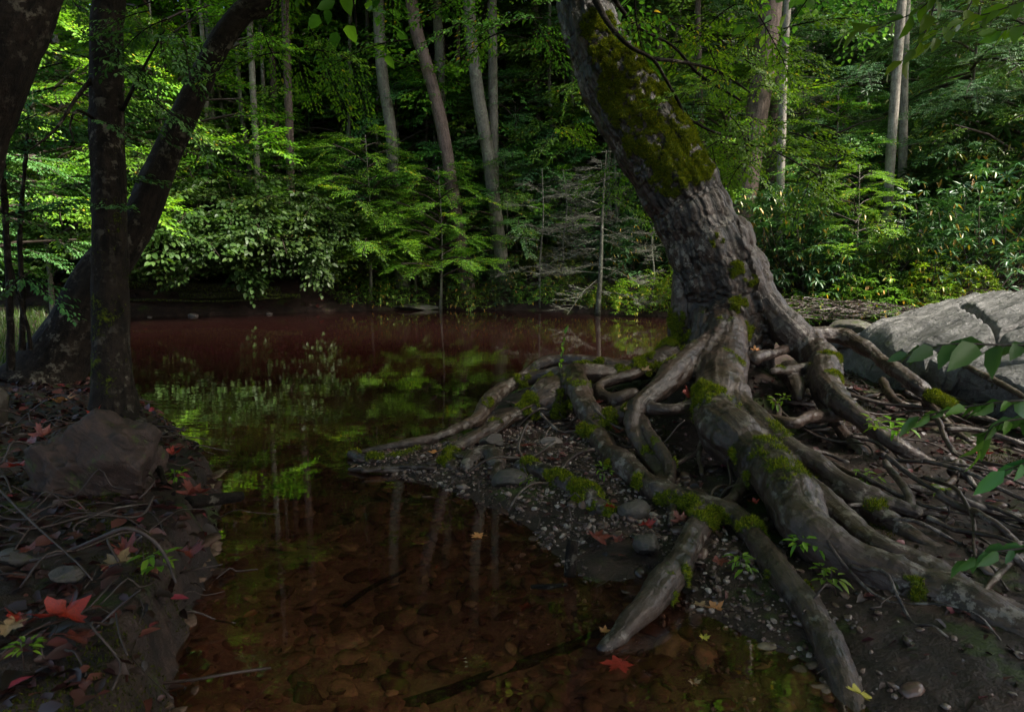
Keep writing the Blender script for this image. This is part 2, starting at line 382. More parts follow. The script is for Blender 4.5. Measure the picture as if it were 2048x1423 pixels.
ni, nj = X.shape; ii = (np.arange(ni - 1)[:, None] * nj + np.arange(nj - 1)[None]).ravel()
m, n, out = newmat('forest_ground')
geo = N(n, 'NewGeometry').outputs['Position']
a = nz(n, geo, 9, 6, .7); b = nz(n, geo, 1.3, 3); v = vor(n, geo, 21, 'F1', 1); ve = vor(n, geo, 21, 'DISTANCE_TO_EDGE')
soil = ramp(n, a, [(.3, (.009, .0055, .0045)), (.5, (.026, .014, .010)), (.68, (.06, .033, .024))])
mo = ramp(n, math_(n, 'ADD', nz(n, geo, 2.6, 5, .7), math_(n, 'MULTIPLY', b, .2)), [(.67, (0, 0, 0)), (.74, (1, 1, 1))])
soil = mixc(n, math_(n, 'MULTIPLY', mo, .8), soil, ramp(n, nz(n, geo, 90, 3), [(.3, (.015, .026, .004)), (.7, (.055, .08, .008))]))
# stream bed: reddish cobbles below the water line
sep = N(n, 'SeparateXYZ'); n.links.new(geo, sep.inputs[0])
cv = vor(n, geo, 13, 'F1', 1); ce = vor(n, geo, 13, 'DISTANCE_TO_EDGE'); sr = N(n, 'SeparateColor'); n.links.new(cv, sr.inputs[0])
bedc = ramp(n, math_(n, 'ADD', math_(n, 'MULTIPLY', sr.outputs[0], .6), math_(n, 'MULTIPLY', a, .5)), [(.2, (.065, .04, .03)), (.5, (.15, .095, .07)), (.8, (.22, .165, .11)), (1, (.3, .24, .165))])
bedc = mixc(n, .6, bedc, ramp(n, nz(n, geo, 30, 5, .7), [(.3, (.03, .018, .013)), (.7, (.18, .11, .08))]))
under = ramp(n, math_(n, 'ADD', sep.outputs[2], .06), [(.03, (1, 1, 1)), (.056, (0, 0, 0))])
col = mixc(n, under, soil, bedc)
hh = math_(n, 'ADD', a, math_(n, 'MULTIPLY', math_(n, 'MINIMUM', ve, .2), .15))
hh = math_(n, 'ADD', hh, math_(n, 'MULTIPLY', nz(n, geo, 60, 4, .7), .5))
principled(n, out, col, .62, bump(n, hh, .9, .02), .4); M['ground'] = m
ground = link('ground', mesh('ground', np.stack([X.ravel(), Y.ravel(), Z.ravel()], 1), np.stack([ii, ii + 1, ii + nj + 1, ii + nj], 1)), m)
tag(ground, kind='structure')
# ------------------------------------------------------------------ water
m, n, out = newmat('stream_water')
geo = N(n, 'NewGeometry').outputs['Position']
r1 = nz(n, vscale(n, geo, (2.2, 6.0, 1)), 1.0, 3, .5, .3); r2 = nz(n, vscale(n, geo, (9, 24, 1)), 1.0, 2, .5)
calm = ramp(n, nz(n, geo, .55, 2), [(.4, (.35, .35, .35)), (.62, (1, 1, 1))])
hgt = math_(n, 'MULTIPLY', math_(n, 'ADD', r1, math_(n, 'MULTIPLY', r2, .22)), calm)
nb = bump(n, hgt, 1.0, .0013)
dt = N(n, 'VectorMath'); dt.operation = 'DOT_PRODUCT'; n.links.new(N(n, 'NewGeometry').outputs['Incoming'], dt.inputs[0]); n.links.new(nb, dt.inputs[1])
frv = math_(n, 'MULTIPLY_ADD', math_(n, 'POWER', math_(n, 'SUBTRACT', 1.0, math_(n, 'ABSOLUTE', dt.outputs['Value']), clamp=True), 3.2), .96, .035)
gl = N(n, 'BsdfGlossy'); gl.inputs[1].default_value = .0; n.links.new(nb, gl.inputs['Normal'])
tr = N(n, 'BsdfTransparent'); tr.inputs[0].default_value = (.72, .52, .42, 1)
df = N(n, 'BsdfDiffuse'); df.inputs[0].default_value = (.042, .017, .0145, 1)
m1 = N(n, 'MixShader'); m1.inputs[0].default_value = .22; n.links.new(tr.outputs[0], m1.inputs[1]); n.links.new(df.outputs[0], m1.inputs[2])
sepw = N(n, 'SeparateXYZ'); n.links.new(geo, sepw.inputs[0])
n.links.new(math_(n, 'MULTIPLY_ADD', ramp(n, math_(n, 'MULTIPLY', sepw.outputs[1], .1), [(.2, (0, 0, 0)), (.7, (1, 1, 1))]), .24, .07), m1.inputs[0])
n.links.new(mixc(n, ramp(n, math_(n, 'MULTIPLY', sepw.outputs[1], .1), [(.24, (0, 0, 0)), (.6, (1, 1, 1))]), (.78, .57, .46), (.22, .10, .085)), tr.inputs[0])
m2 = N(n, 'MixShader'); n.links.new(frv, m2.inputs[0]); n.links.new(m1.outputs[0], m2.inputs[1]); n.links.new(gl.outputs[0], m2.inputs[2])
n.links.new(m2.outputs[0], out.inputs[0]); M['water'] = m
wx = np.linspace(-30, 9, 60); wy = np.linspace(-6, 16, 40); WX, WY = np.meshgrid(wx, wy); a_, b_ = WX.shape
ii = (np.arange(a_ - 1)[:, None] * b_ + np.arange(b_ - 1)[None]).ravel()
tag(link('water', mesh('water', np.stack([WX.ravel(), WY.ravel(), WX.ravel() * 0], 1), np.stack([ii, ii + 1, ii + b_ + 1, ii + b_], 1)), m), kind='structure')
print('terrain', time.time() - T0)

# ------------------------------------------------------------------ the big leaning tree: smooth union of swept roots, meshed by surface nets
# (px, py, z above water, width px) measured on the photo; z fixes the real position of every point
def RZ(pts): 
    o = []
    for px, py, z, wp in pts:
        p = G(px, py, z); o.append([*p, wid(wp, math.hypot(p[1], (CH - z))) / 2])
    return o
def RY(pts):
    return [[*P(px, py, Yd), wid(wp, Yd) / 2] for px, py, Yd, wp in pts]
ROOTS = {}
TRUNK = RY([(1180, -140, 5.25, 84), (1168, -40, 5.15, 92), (1172, 30, 5.1, 102), (1212, 130, 5.05, 122), (1262, 220, 5.0, 136), (1320, 310, 4.95, 148), (1372, 400, 4.9, 150), (1412, 490, 4.87, 156), (1440, 570, 4.87, 166), (1450, 640, 4.9, 180), (1450, 720, 4.95, 185)])
def _r(name, pts): ROOTS[name] = RZ(pts)
_r('front', [(1448, 620, .72, 70), (1452, 700, .50, 92), (1440, 770, .38, 95), (1440, 840, .29, 98), (1500, 900, .235, 98), (1560, 970, .19, 100), (1610, 1050, .15, 88), (1690, 1110, .115, 86), (1800, 1160, .085, 84), (1900, 1205, .06, 92), (2048, 1285, .03, 100), (2180, 1370, -.02, 100)])
_r('split_one', [(1475, 790, .37, 50), (1510, 850, .29, 52), (1575, 905, .235, 50), (1640, 945, .195, 42), (1720, 985, .165, 38), (1830, 1022, .135, 30)])
_r('split_two', [(1540, 920, .21, 50), (1620, 975, .17, 52), (1690, 1035, .14, 52), (1760, 1095, .115, 56), (1850, 1135, .09, 60), (1940, 1190, .065, 62), (2048, 1240, .03, 60), (2150, 1280, .0, 60)])
_r('split_three', [(1610, 940, .17, 30), (1700, 1000, .13, 42), (1790, 1055, .10, 44), (1880, 1100, .08, 36), (1990, 1130, .05, 26), (2070, 1150, .03, 20)])
_r('low_strand', [(1640, 1080, .11, 40), (1750, 1160, .07, 38), (1830, 1215, .05, 36), (1920, 1275, .02, 30), (2000, 1330, -.01, 20)])
ROOTS['right_buttress'] = RY([(1470, 470, 4.78, 60), (1500, 540, 4.74, 74), (1535, 605, 4.68, 66), (1575, 655, 4.62, 62), (1618, 692, 4.55, 66), (1648, 725, 4.35, 64)]) + RZ([(1655, 765, .36, 56), (1682, 808, .30, 46), (1735, 848, .24, 38), (1790, 886, .18, 34), (1850, 922, .10, 28), (1898, 944, .06, 22)])
_r('right_arch', [(1610, 672, .53, 36), (1680, 676, .51, 38), (1745, 705, .45, 30), (1800, 748, .37, 28), (1855, 785, .29, 28), (1915, 815, .21, 24), (1985, 845, .12, 18), (2060, 870, .06, 14)])
_r('right_drop', [(1632, 740, .38, 34), (1640, 785, .30, 34), (1652, 820, .22, 28), (1672, 858, .15, 24), (1715, 902, .10, 24), (1742, 924, .07, 22), (1790, 920, .07, 14)])
_r('left_fork', [(1425, 690, .52, 54), (1378, 728, .46, 56), (1330, 768, .39, 52), (1290, 802, .32, 46), (1272, 822, .28, 40), (1272, 860, .20, 34), (1290, 905, .13, 30), (1315, 945, .10, 26), (1325, 985, .09, 20)])
_r('loop', [(1275, 815, .29, 28), (1330, 822, .30, 26), (1390, 806, .33, 26), (1430, 800, .35, 30)])
ROOTS['back_left'] = RY([(1370, 560, 4.85, 46), (1366, 630, 4.85, 56), (1362, 690, 4.85, 62)]) + RZ([(1330, 712, .42, 52), (1275, 735, .35, 40), (1210, 748, .32, 36), (1155, 750, .31, 38), (1095, 752, .27, 28), (1040, 762, .23, 26), (1000, 778, .20, 32), (965, 805, .15, 34), (948, 838, .08, 26), (905, 864, .05, 20), (850, 880, .035, 20), (780, 892, .025, 18), (722, 903, .01, 13)])
_r('hump', [(1290, 740, .34, 34), (1225, 726, .37, 28), (1170, 722, .37, 26), (1110, 724, .34, 26), (1055, 745, .27, 22), (1032, 760, .23, 18)])
_r('post', [(1150, 745, .34, 44), (1158, 785, .27, 48), (1178, 828, .19, 46), (1196, 862, .12, 38)])
_r('mossy_boss', [(1150, 770, .20, 40), (1105, 800, .17, 84), (1062, 822, .13, 40), (1010, 845, .09, 34), (960, 872, .06, 32), (915, 892, .05, 28), (893, 915, .04, 26), (905, 938, .03, 22)])
_r('tip', [(703, 908, .02, 22), (722, 918, .02, 20), (760, 921, .02, 16), (810, 912, .03, 16), (850, 893, .035, 16)])
_r('tip_low', [(700, 938, .01, 12), (760, 940, .02, 12), (830, 935, .02, 12), (890, 925, .03, 14)])
_r('broken_end', [(1300, 812, .27, 40), (1250, 824, .23, 38), (1205, 842, .18, 38), (1168, 860, .14, 30)])
_r('long_mossy', [(1185, 850, .15, 36), (1205, 893, .12, 46), (1258, 945, .105, 48), (1330, 985, .10, 50), (1410, 1012, .10, 52), (1465, 1030, .10, 46), (1510, 1080, .09, 46), (1560, 1150, .07, 50), (1615, 1220, .05, 56), (1655, 1300, .03, 60), (1688, 1380, .0, 58), (1715, 1470, -.05, 56)])
_r('strut', [(1500, 900, .21, 34), (1492, 945, .16, 30), (1478, 985, .13, 30), (1450, 1012, .11, 34)])
_r('driftwood', [(1408, 1030, .09, 40), (1392, 1062, .085, 52), (1372, 1110, .08, 56), (1340, 1170, .06, 58), (1295, 1225, .04, 52), (1240, 1272, .015, 40), (1210, 1294, .0, 28), (1198, 1304, -.01, 14)])
_r('short_mossy', [(1045, 935, .07, 36), (1095, 948, .075, 42), (1150, 972, .07, 48), (1195, 1010, .055, 46), (1240, 1048, .02, 24)])
_r('curl', [(935, 935, .04, 30), (955, 912, .07, 36), (985, 908, .08, 38), (1002, 932, .06, 36), (990, 958, .03, 30)])
_r('inner_one', [(1510, 716, .47, 22), (1560, 700, .48, 20), (1592, 682, .50, 26), (1584, 650, .58, 26)])
_r('inner_two', [(1545, 742, .40, 16), (1600, 735, .40, 18), (1640, 735, .40, 22)])
_r('inner_three', [(1410, 640, .66, 46), (1398, 690, .50, 44), (1400, 720, .44, 30)])
_r('stub', [(1575, 740, .37, 40), (1590, 770, .31, 34), (1598, 795, .27, 16)])
_r('cross_low', [(1530, 832, .24, 18), (1590, 848, .23, 22), (1640, 832, .23, 24), (1700, 832, .23, 18)])
_r('hollow_left', [(1330, 985, .09, 26), (1338, 930, .14, 24), (1310, 880, .2, 26), (1288, 840, .25, 26)])
_r('hollow_mid', [(1470, 880, .2, 40), (1475, 930, .15, 36), (1500, 960, .12, 26)])
_r('grey_snag', [(1330, 735, .36, 20), (1270, 748, .33, 26), (1200, 775, .27, 24), (1230, 800, .22, 30), (1265, 790, .25, 26)])
names = ['trunk'] + list(ROOTS)
segs = []; sid = []; s_at = []
def addsegs(pts, k, step):
    q = spline(pts, step); s = np.concatenate([[0], np.cumsum(np.linalg.norm(np.diff(q[:, :3], axis=0), axis=1))])
    # natural wander and uneven girth
    wv = np.stack([fbm(np.stack([s * 3, s * 0 + k * 3.1 + c, s * 0], 1), 2, 50 + c) for c in range(3)], 1)
    fade = np.minimum(1, np.minimum(s, s[-1] - s) / .15)[:, None]
    if k: q[:, :3] += wv * np.minimum(q[:, 3:4] * .8, .028) * fade
    q[:, 3] *= 1 + (.24 if k else .10) * fbm(np.stack([s * 8, s * 0 + k, s * 0], 1), 3, 61)
    for i in range(len(q) - 1): segs.append((*q[i], *q[i + 1])); sid.append(k); s_at.append(s[i])
addsegs(TRUNK, 0, .12)
for k, nm in enumerate(ROOTS, 1): addsegs(ROOTS[nm], k, .045)
segs = np.array(segs); sid = np.array(sid); s_at = np.array(s_at)
VX = .0095
def sdf_block(lo, hi):
    o = np.floor(np.array(lo) / VX).astype(int); e = np.ceil(np.array(hi) / VX).astype(int); sh = e - o
    D = np.full(sh, 9.0, np.float32); I = np.full(sh, -1, np.int32); pad = .05
    ax = [(np.arange(o[c], e[c]) * VX).astype(np.float32) for c in range(3)]
    for q, sg in enumerate(segs):
        a, ra, b, rb = sg[:3], sg[3], sg[4:7], sg[7]; m_ = max(ra, rb) + pad
        i0 = np.maximum(np.floor((np.minimum(a, b) - m_) / VX).astype(int) - o, 0); i1 = np.minimum(np.ceil((np.maximum(a, b) + m_) / VX).astype(int) - o, sh)
        if (i1 <= i0).any(): continue
        sl_ = tuple(slice(i0[c], i1[c]) for c in range(3))
        x = ax[0][sl_[0]][:, None, None]; y = ax[1][sl_[1]][None, :, None]; z = ax[2][sl_[2]][None, None]
        e_ = b - a; L2 = e_ @ e_ + 1e-12
        t = ((x - a[0]) * e_[0] + (y - a[1]) * e_[1] + (z - a[2]) * e_[2]) / L2; np.clip(t, 0, 1, out=t)
        d = np.sqrt((x - a[0] - t * e_[0]) ** 2 + (y - a[1] - t * e_[1]) ** 2 + (z - a[2] - t * e_[2]) ** 2) - (ra + (rb - ra) * t)
        d = d.astype(np.float32); cur = D[sl_]; k = np.float32(min(.05, .35 * min(ra, rb) + .008))
        # plain union inside one root, soft union between roots
        I_ = I[sl_]; same = (I_ >= 0) & (sid[np.clip(I_, 0, None)] == sid[q])
        h = np.maximum(k - np.abs(d - cur), 0) / k
        I[sl_] = np.where(d < cur, q, I_)
        D[sl_] = np.minimum(d, cur) - np.where(same, 0, h * h * k * .25)
    return o, D, I
def surface_nets(o, D):
    S = D < 0; nx, ny, nz_ = D.shape
    cnt = np.zeros((nx - 1, ny - 1, nz_ - 1), np.uint8)
    for a in (0, 1):
        for b in (0, 1):
            for c in (0, 1): cnt += S[a:nx - 1 + a, b:ny - 1 + b, c:nz_ - 1 + c]
    act = np.argwhere((cnt > 0) & (cnt < 8)); del cnt
    cor = np.array([(a, b, c) for a in (0, 1) for b in (0, 1) for c in (0, 1)])
    vals = np.stack([D[act[:, 0] + a, act[:, 1] + b, act[:, 2] + c] for a, b, c in cor], 1)
    acc = np.zeros((len(act), 3)); num = np.zeros(len(act))
    for i in range(8):
        for j in range(i + 1, 8):
            if np.abs(cor[i] - cor[j]).sum() != 1: continue
            vi, vj = vals[:, i], vals[:, j]; cr = (vi < 0) != (vj < 0)
            t = np.where(cr, vi / np.where(cr, vi - vj, 1), 0)[:, None]
            acc += np.where(cr[:, None], cor[i] + (cor[j] - cor[i]) * t, 0); num += cr
    pos = (act + acc / num[:, None] + o) * VX
    idx = np.full((nx - 1, ny - 1, nz_ - 1), -1, np.int32); idx[act[:, 0], act[:, 1], act[:, 2]] = np.arange(len(act))
    quads = []
    for c in range(3):
        s0 = [slice(None)] * 3; s1 = [slice(None)] * 3; s0[c] = slice(0, -1); s1[c] = slice(1, None)
        e = np.argwhere(S[tuple(s0)] != S[tuple(s1)]); u, v = (c + 1) % 3, (c + 2) % 3
        lim = np.array(idx.shape)
        ok = (e[:, u] > 0) & (e[:, v] > 0) & (e[:, u] < lim[u]) & (e[:, v] < lim[v]) & (e[:, c] < lim[c]); e = e[ok]
        du = np.zeros(3, int); du[u] = 1; dv = np.zeros(3, int); dv[v] = 1
        q = [idx[tuple((e - k).T)] for k in (du + dv, dv, 0 * du, du)]
        q = np.stack(q, 1); ins = S[tuple(e.T)]
        q = np.where(ins[:, None], q, q[:, ::-1]); quads.append(q[(q >= 0).all(1)])
    return act + o, pos, np.vstack(quads)
ZC = 1.02
blocks = [((-.98, 1.35, -.12), (3.15, 5.35, ZC)), ((.3, 4.3, ZC - 4 * VX), (2.2, 5.75, 3.35))]
keys, PV, QV, SV = [], [], [], []
for lo, hi in blocks:
    o, D, I = sdf_block(lo, hi); cell, pos, q = surface_nets(o, D)
    PV.append(pos); SV.append(I[tuple((cell - o).T)]); k = cell[:, 0] * 10 ** 8 + (cell[:, 1] + 2000) * 10 ** 4 + cell[:, 2] + 2000
    keys.append(k); QV.append(k[q]); del D, I
allk = np.concatenate(keys); uk, first = np.unique(allk, return_index=True)
V = np.concatenate(PV)[first]; SEG = np.concatenate(SV)[first]; F = np.searchsorted(uk, np.concatenate(QV))
F = np.unique(np.sort(F, 1), axis=0, return_index=True)[1]; F = np.searchsorted(uk, np.concatenate(QV))[F]
print('nets', len(V), len(F), time.time() - T0)
def laplace(V, F, it, lam=.5):
    n = len(V); 
    for _ in range(it):
        acc = np.zeros_like(V); c = np.zeros(n)
        for i in range(4):
            a, b = F[:, i], F[:, (i + 1) % 4]
            for k in range(3): acc[:, k] += np.bincount(a, V[b, k], n) + np.bincount(b, V[a, k], n)
            c += np.bincount(a, minlength=n) + np.bincount(b, minlength=n)
        V = V + lam * (acc / np.maximum(c, 1)[:, None] - V)
    return V
def vnormals(V, F):
    nrm = np.cross(V[F[:, 2]] - V[F[:, 0]], V[F[:, 3]] - V[F[:, 1]]); out = np.zeros_like(V)
    for i in range(4):
        for k in range(3): out[:, k] += np.bincount(F[:, i], nrm[:, k], len(V))
    return out / (np.linalg.norm(out, axis=1)[:, None] + 1e-12)
V = laplace(V, F, 3)
SEG = np.clip(SEG, 0, None); sg = segs[SEG]
e_ = sg[:, 4:7] - sg[:, :3]; L = np.linalg.norm(e_, axis=1); T = e_ / L[:, None]
t = np.clip(((V - sg[:, :3]) * T).sum(1), 0, L); rel = V - sg[:, :3] - T * t[:, None]
rad = sg[:, 3] + (sg[:, 7] - sg[:, 3]) * t / L
U = np.cross(T, [0.13, .21, .97]); U /= np.linalg.norm(U, axis=1)[:, None]; W = np.cross(T, U)
gsv = np.stack([s_at[SEG] + t + sid[SEG] * 7.3, (rel * U).sum(1), (rel * W).sum(1)], 1)
NR = vnormals(V, F)
isT = (sid[SEG] == 0)
th = np.arctan2(gsv[:, 2], gsv[:, 1])
cs = np.stack([np.cos(th), np.sin(th)], 1)
nf = lambda sa, ct, o, sd: fbm(np.stack([gsv[:, 0] * sa, cs[:, 0] * ct, cs[:, 1] * ct], 1), o, sd)
ob = fbm(V * 7, 3, 77)
ridge = 1 - np.abs(nf(1.1, 2.2, 3, 31)) * 2
amp = np.clip(rad, 0, .30)
disp = amp * (.10 * nf(3.0, 2.0, 3, 5) + .09 * (ridge - .6) * np.where(isT, .7, .8)) + .010 * np.clip(rad / .05, .2, 1) * ob + .006 * fbm(V * 30, 3, 78)
disp += np.where(isT, .020 * nf(7, 9, 4, 41) + .016 * np.clip(fbm(V * np.array([9, 9, 7]), 3, 91), -.2, 1), 0)
MOSS = []   # (px, py, z or None, Y, radius m, strength)
def mz(px, py, z, r, s=1): MOSS.append((G(px, py, z), r, s))
def my(px, py, Yd, r, s=1): MOSS.append((P(px, py, Yd), r, s))
for a in [(1230, 105, 4.8, .13), (1265, 150, 4.8, .15), (1300, 200, 4.75, .17), (1250, 225, 4.8, .12), (1330, 250, 4.7, .18), (1290, 290, 4.75, .13, .8), (1375, 300, 4.7, .14), (1340, 330, 4.7, .16, .9), (1210, 80, 4.85, .12), (1240, 180, 4.78, .16), (1290, 120, 4.95, .14), (1350, 200, 4.85, .15), (1385, 250, 4.8, .14), (1280, 250, 4.72, .16), (1320, 290, 4.7, .18), (1225, 260, 4.85, .12, .8), (1400, 330, 4.75, .12), (1300, 350, 4.7, .14, .8), (1200, 50, 4.9, .12), (1230, 130, 4.85, .14), (1360, 270, 4.72, .2), (1265, 205, 4.75, .2), (1330, 310, 4.7, .2), (1380, 330, 4.72, .15, .9), (1345, 360, 4.7, .12, .7), (1235, 70, 4.9, .10), (1260, 330, 4.8, .1, .7), (1290, 380, 4.8, .08, .5),
          (1430, 480, 4.6, .05), (1470, 540, 4.6, .06), (1480, 610, 4.55, .07), (1495, 660, 4.55, .07), (1345, 560, 4.7, .06, .8), (1345, 640, 4.75, .10), (1360, 690, 4.7, .13), (1330, 690, 4.7, .08), (1500, 560, 4.6, .05), (1395, 420, 4.7, .05, .6)]: my(*a)
for a in [(1400, 795, .36, .10), (1435, 840, .28, .13), (1425, 815, .33, .11), (1465, 850, .27, .07), (1495, 930, .18, .09), (1520, 960, .17, .06), (1550, 1010, .13, .05), (1655, 730, .42, .08), (1665, 760, .38, .07), (1870, 795, .27, .06), (1900, 810, .23, .06), (1700, 832, .24, .04),
          (1105, 790, .2, .12), (1060, 815, .15, .09), (1130, 810, .17, .10), (1160, 740, .34, .08), (1045, 760, .24, .06), (1100, 755, .28, .05, .7), (975, 800, .18, .05, .8), (1200, 735, .34, .06), (1300, 725, .4, .12), (1250, 738, .36, .06), (1160, 860, .16, .08), (1210, 835, .21, .07), (1260, 820, .25, .05), (1150, 820, .19, .04),
          (710, 905, .02, .05), (750, 920, .02, .05), (790, 915, .02, .03), (910, 905, .05, .07), (890, 925, .04, .05), (1060, 935, .08, .05), (1120, 955, .09, .07), (1165, 985, .08, .08), (1205, 1015, .06, .07), (1190, 870, .13, .05), (1230, 935, .1, .05), (1280, 975, .1, .05), (1330, 1005, .1, .06), (1380, 1020, .1, .06), (1430, 1040, .09, .06),
          (1400, 1045, .1, .045), (1500, 1060, .1, .05), (1520, 1090, .08, .04), (1555, 1160, .06, .04, .8), (1600, 1180, .05, .03), (1365, 1150, .08, .03), (1350, 1190, .06, .03), (1640, 1070, .13, .04, .8), (1700, 1120, .1, .04, .7), (1820, 1190, .07, .06, .8), (1790, 1170, .06, .05, .7), (1385, 830, .25, .06), (1305, 905, .15, .05, .8), (1340, 930, .13, .04, .7)]: mz(*a)
mk = np.zeros(len(V))
for c, r_, s_ in MOSS:
    d = np.linalg.norm(V - c, axis=1); mk = np.maximum(mk, s_ * (1 - sst(r_ * .7, r_ * 1.5, d)))
upn = NR[:, 2]
mk = mk * sst(-.8, -.1, upn + .25 * NR[:, 0] - .3 * NR[:, 1]) * np.clip(.72 + 1.1 * fbm(V * 14, 3, 90) + .9 * fbm(V * 42, 3, 96), 0, 1.2)
mk = np.maximum(mk, .55 * sst(.1, .5, fbm(V * 5.5, 4, 93)) * sst(-.1, .5, upn) * (V[:, 2] < 1.2))
disp += np.where(mk > .45, .010, 0) * sst(.4, .8, mk) * (1 + .8 * fbm(V * 45, 2, 95))
V = V + NR * disp[:, None]; NR = vnormals(V, F)
tree = empty('leaning_tree', (1.5, 4.8, .3)); off = np.array(tree.location)
tag(tree, 'large mossy tree leaning left over the stream from a mound of bare roots', 'tree')
fk = sid[SEG[F[:, 0]]]
LAB = {'front': 'thick grey front root running from the trunk to the lower right corner', 'driftwood': 'smooth grey root end dipping into the water', 'mossy_boss': 'root under a bright green moss cushion', 'long_mossy': 'long root with moss tufts curving down to the bottom edge', 'short_mossy': 'short stump of root thick with bright moss', 'right_buttress': 'pale buttress root sweeping down to the right', 'left_fork': 'bare root forking left from the trunk base'}
for k, nm in enumerate(names):
    f = F[fk == k]
    if not len(f): continue
    u, inv = np.unique(f, return_inverse=True); f = inv.reshape(f.shape)
    me = mesh('trunk' if k == 0 else 'root', V[u] - off, f, {'gs': gsv[u], 'moss': mk[u]})
    me.normals_split_custom_set_from_vertices(NR[u].tolist())
    ob_ = link('trunk' if k == 0 else 'root', me, M['trunk_bark' if k == 0 else 'root_bark'], tree)
    if nm in LAB: ob_['label'] = LAB[nm]
# moss fuzz: short blades on the mossy skin
def blades(C, NRM, ln, wd, jit, rg):
    n_ = len(C); d = NRM + rg.normal(0, jit, (n_, 3)); d /= np.linalg.norm(d, axis=1)[:, None]
    sdv = np.cross(d, rg.normal(0, 1, (n_, 3))); sdv /= np.linalg.norm(sdv, axis=1)[:, None] + 1e-9
    l = ln * rg.uniform(.5, 1.3, (n_, 1)); w_ = wd * rg.uniform(.7, 1.3, (n_, 1))
    V = np.stack([C - sdv * w_, C + sdv * w_, C + d * l + sdv * w_ * .25, ], 1).reshape(-1, 3)
    F = np.arange(n_ * 3).reshape(-1, 3)
    return V, F, np.repeat(rg.uniform(0, 1, n_), 3)
def fuzz(V, F, NR, mk, dens, ln, wd, rg, thr=.5):
    fm = mk[F].mean(1); ar = .5 * np.linalg.norm(np.cross(V[F[:, 2]] - V[F[:, 0]], V[F[:, 3]] - V[F[:, 1]]), axis=1)
    pr = ar * dens * sst(thr, thr + .25, fm); nb = rg.poisson(pr); fi = np.repeat(np.arange(len(F)), nb)
    a, b = rg.uniform(0, 1, (len(fi), 1)), rg.uniform(0, 1, (len(fi), 1)); q = V[F[fi]]
    C = (q[:, 0] * (1 - a) + q[:, 1] * a) * (1 - b) + (q[:, 3] * (1 - a) + q[:, 2] * a) * b
    return blades(C, NR[F[fi, 0]] + np.array([0, 0, .2]), ln, wd, .55, rg)
bv, bf, br = fuzz(V, F, NR, mk, 80000, .016, .0019, rng, .42)
hz = bv[:, 2] > 1.0
print('moss blades', len(bf), time.time() - T0)
o_ = link('moss', mesh('moss', bv - off, bf, {'rnd': br}, False), M['moss'], tree); o_['kind'] = 'stuff'; o_['label'] = 'bright green moss fuzz on the bark'
# trunk above the frame
top = TRUNK[0]; up = [top, [top[0] - .05, 5.4, 4.1, .155], [top[0] + .15, 5.6, 5.2, .14], [top[0] + .2, 5.7, 6.6, .11], [top[0] + .1, 5.8, 8.2, .06]]
tv, tf, tg = tube(spline([TRUNK[1]] + up, .15), 18, .12, 4)
link('upper_trunk', MB().add(tv - off, tf, gs=tg, moss=0.0).build('upper_trunk'), M['trunk_bark'], tree)
# ------------------------------------------------------------------ foliage kit
class LV:
    """a bag of leaves: position, axis, normal, length, width, rnd"""
    def __init__(s, p=None, d=None, n=None, l=None, w=None, r=None):
        s.a = [p, d, n, l, w, r]
    def tf(s, Mx, t, sc):
        p, d, n_, l, w_, r = s.a
        return LV(p @ Mx.T * sc + t, d @ Mx.T, n_ @ Mx.T, l * sc, w_ * sc, r)
    @staticmethod
    def cat(L): return LV(*[np.concatenate([q.a[i] for q in L]) for i in range(6)])
def leaf_mesh(lv, name, curl=.25, lobed=False):
    p, d, n_, l, w_, r = lv.a
    d = d / (np.linalg.norm(d, axis=1)[:, None] + 1e-9)
    s = np.cross(n_, d); s /= np.linalg.norm(s, axis=1)[:, None] + 1e-9; n_ = np.cross(d, s)
    l = l[:, None]; w_ = w_[:, None]
    pt = lambda u, v, h: p + d * (u * l) + s * (v * w_) + n_ * (h * l)
    V = np.stack([pt(0, 0, 0), pt(.28, .44, .06), pt(.66, .38, .03 - curl * .35), pt(1, 0, -curl), pt(.66, -.38, .03 - curl * .35), pt(.28, -.44, .06), pt(.5, 0, -.04 - curl * .1)], 1).reshape(-1, 3)
    b = np.arange(len(p))[:, None] * 7
    F = [np.concatenate([b + [0, 6, 2, 1], b + [0, 5, 4, 6]]), np.concatenate([b + [6, 3, 2], b + [6, 4, 3]])]
    return mesh(name, V, F, {'rnd': np.repeat(r, 7)}, True)
def rot_to(az, pitch):
    """x axis -> heading az (from +x), raised by pitch"""
    ca, sa, cp, sp = math.cos(az), math.sin(az), math.cos(pitch), math.sin(pitch)
    return np.array([[ca * cp, -sa, -ca * sp], [sa * cp, ca, -sa * sp], [sp, 0, cp]])
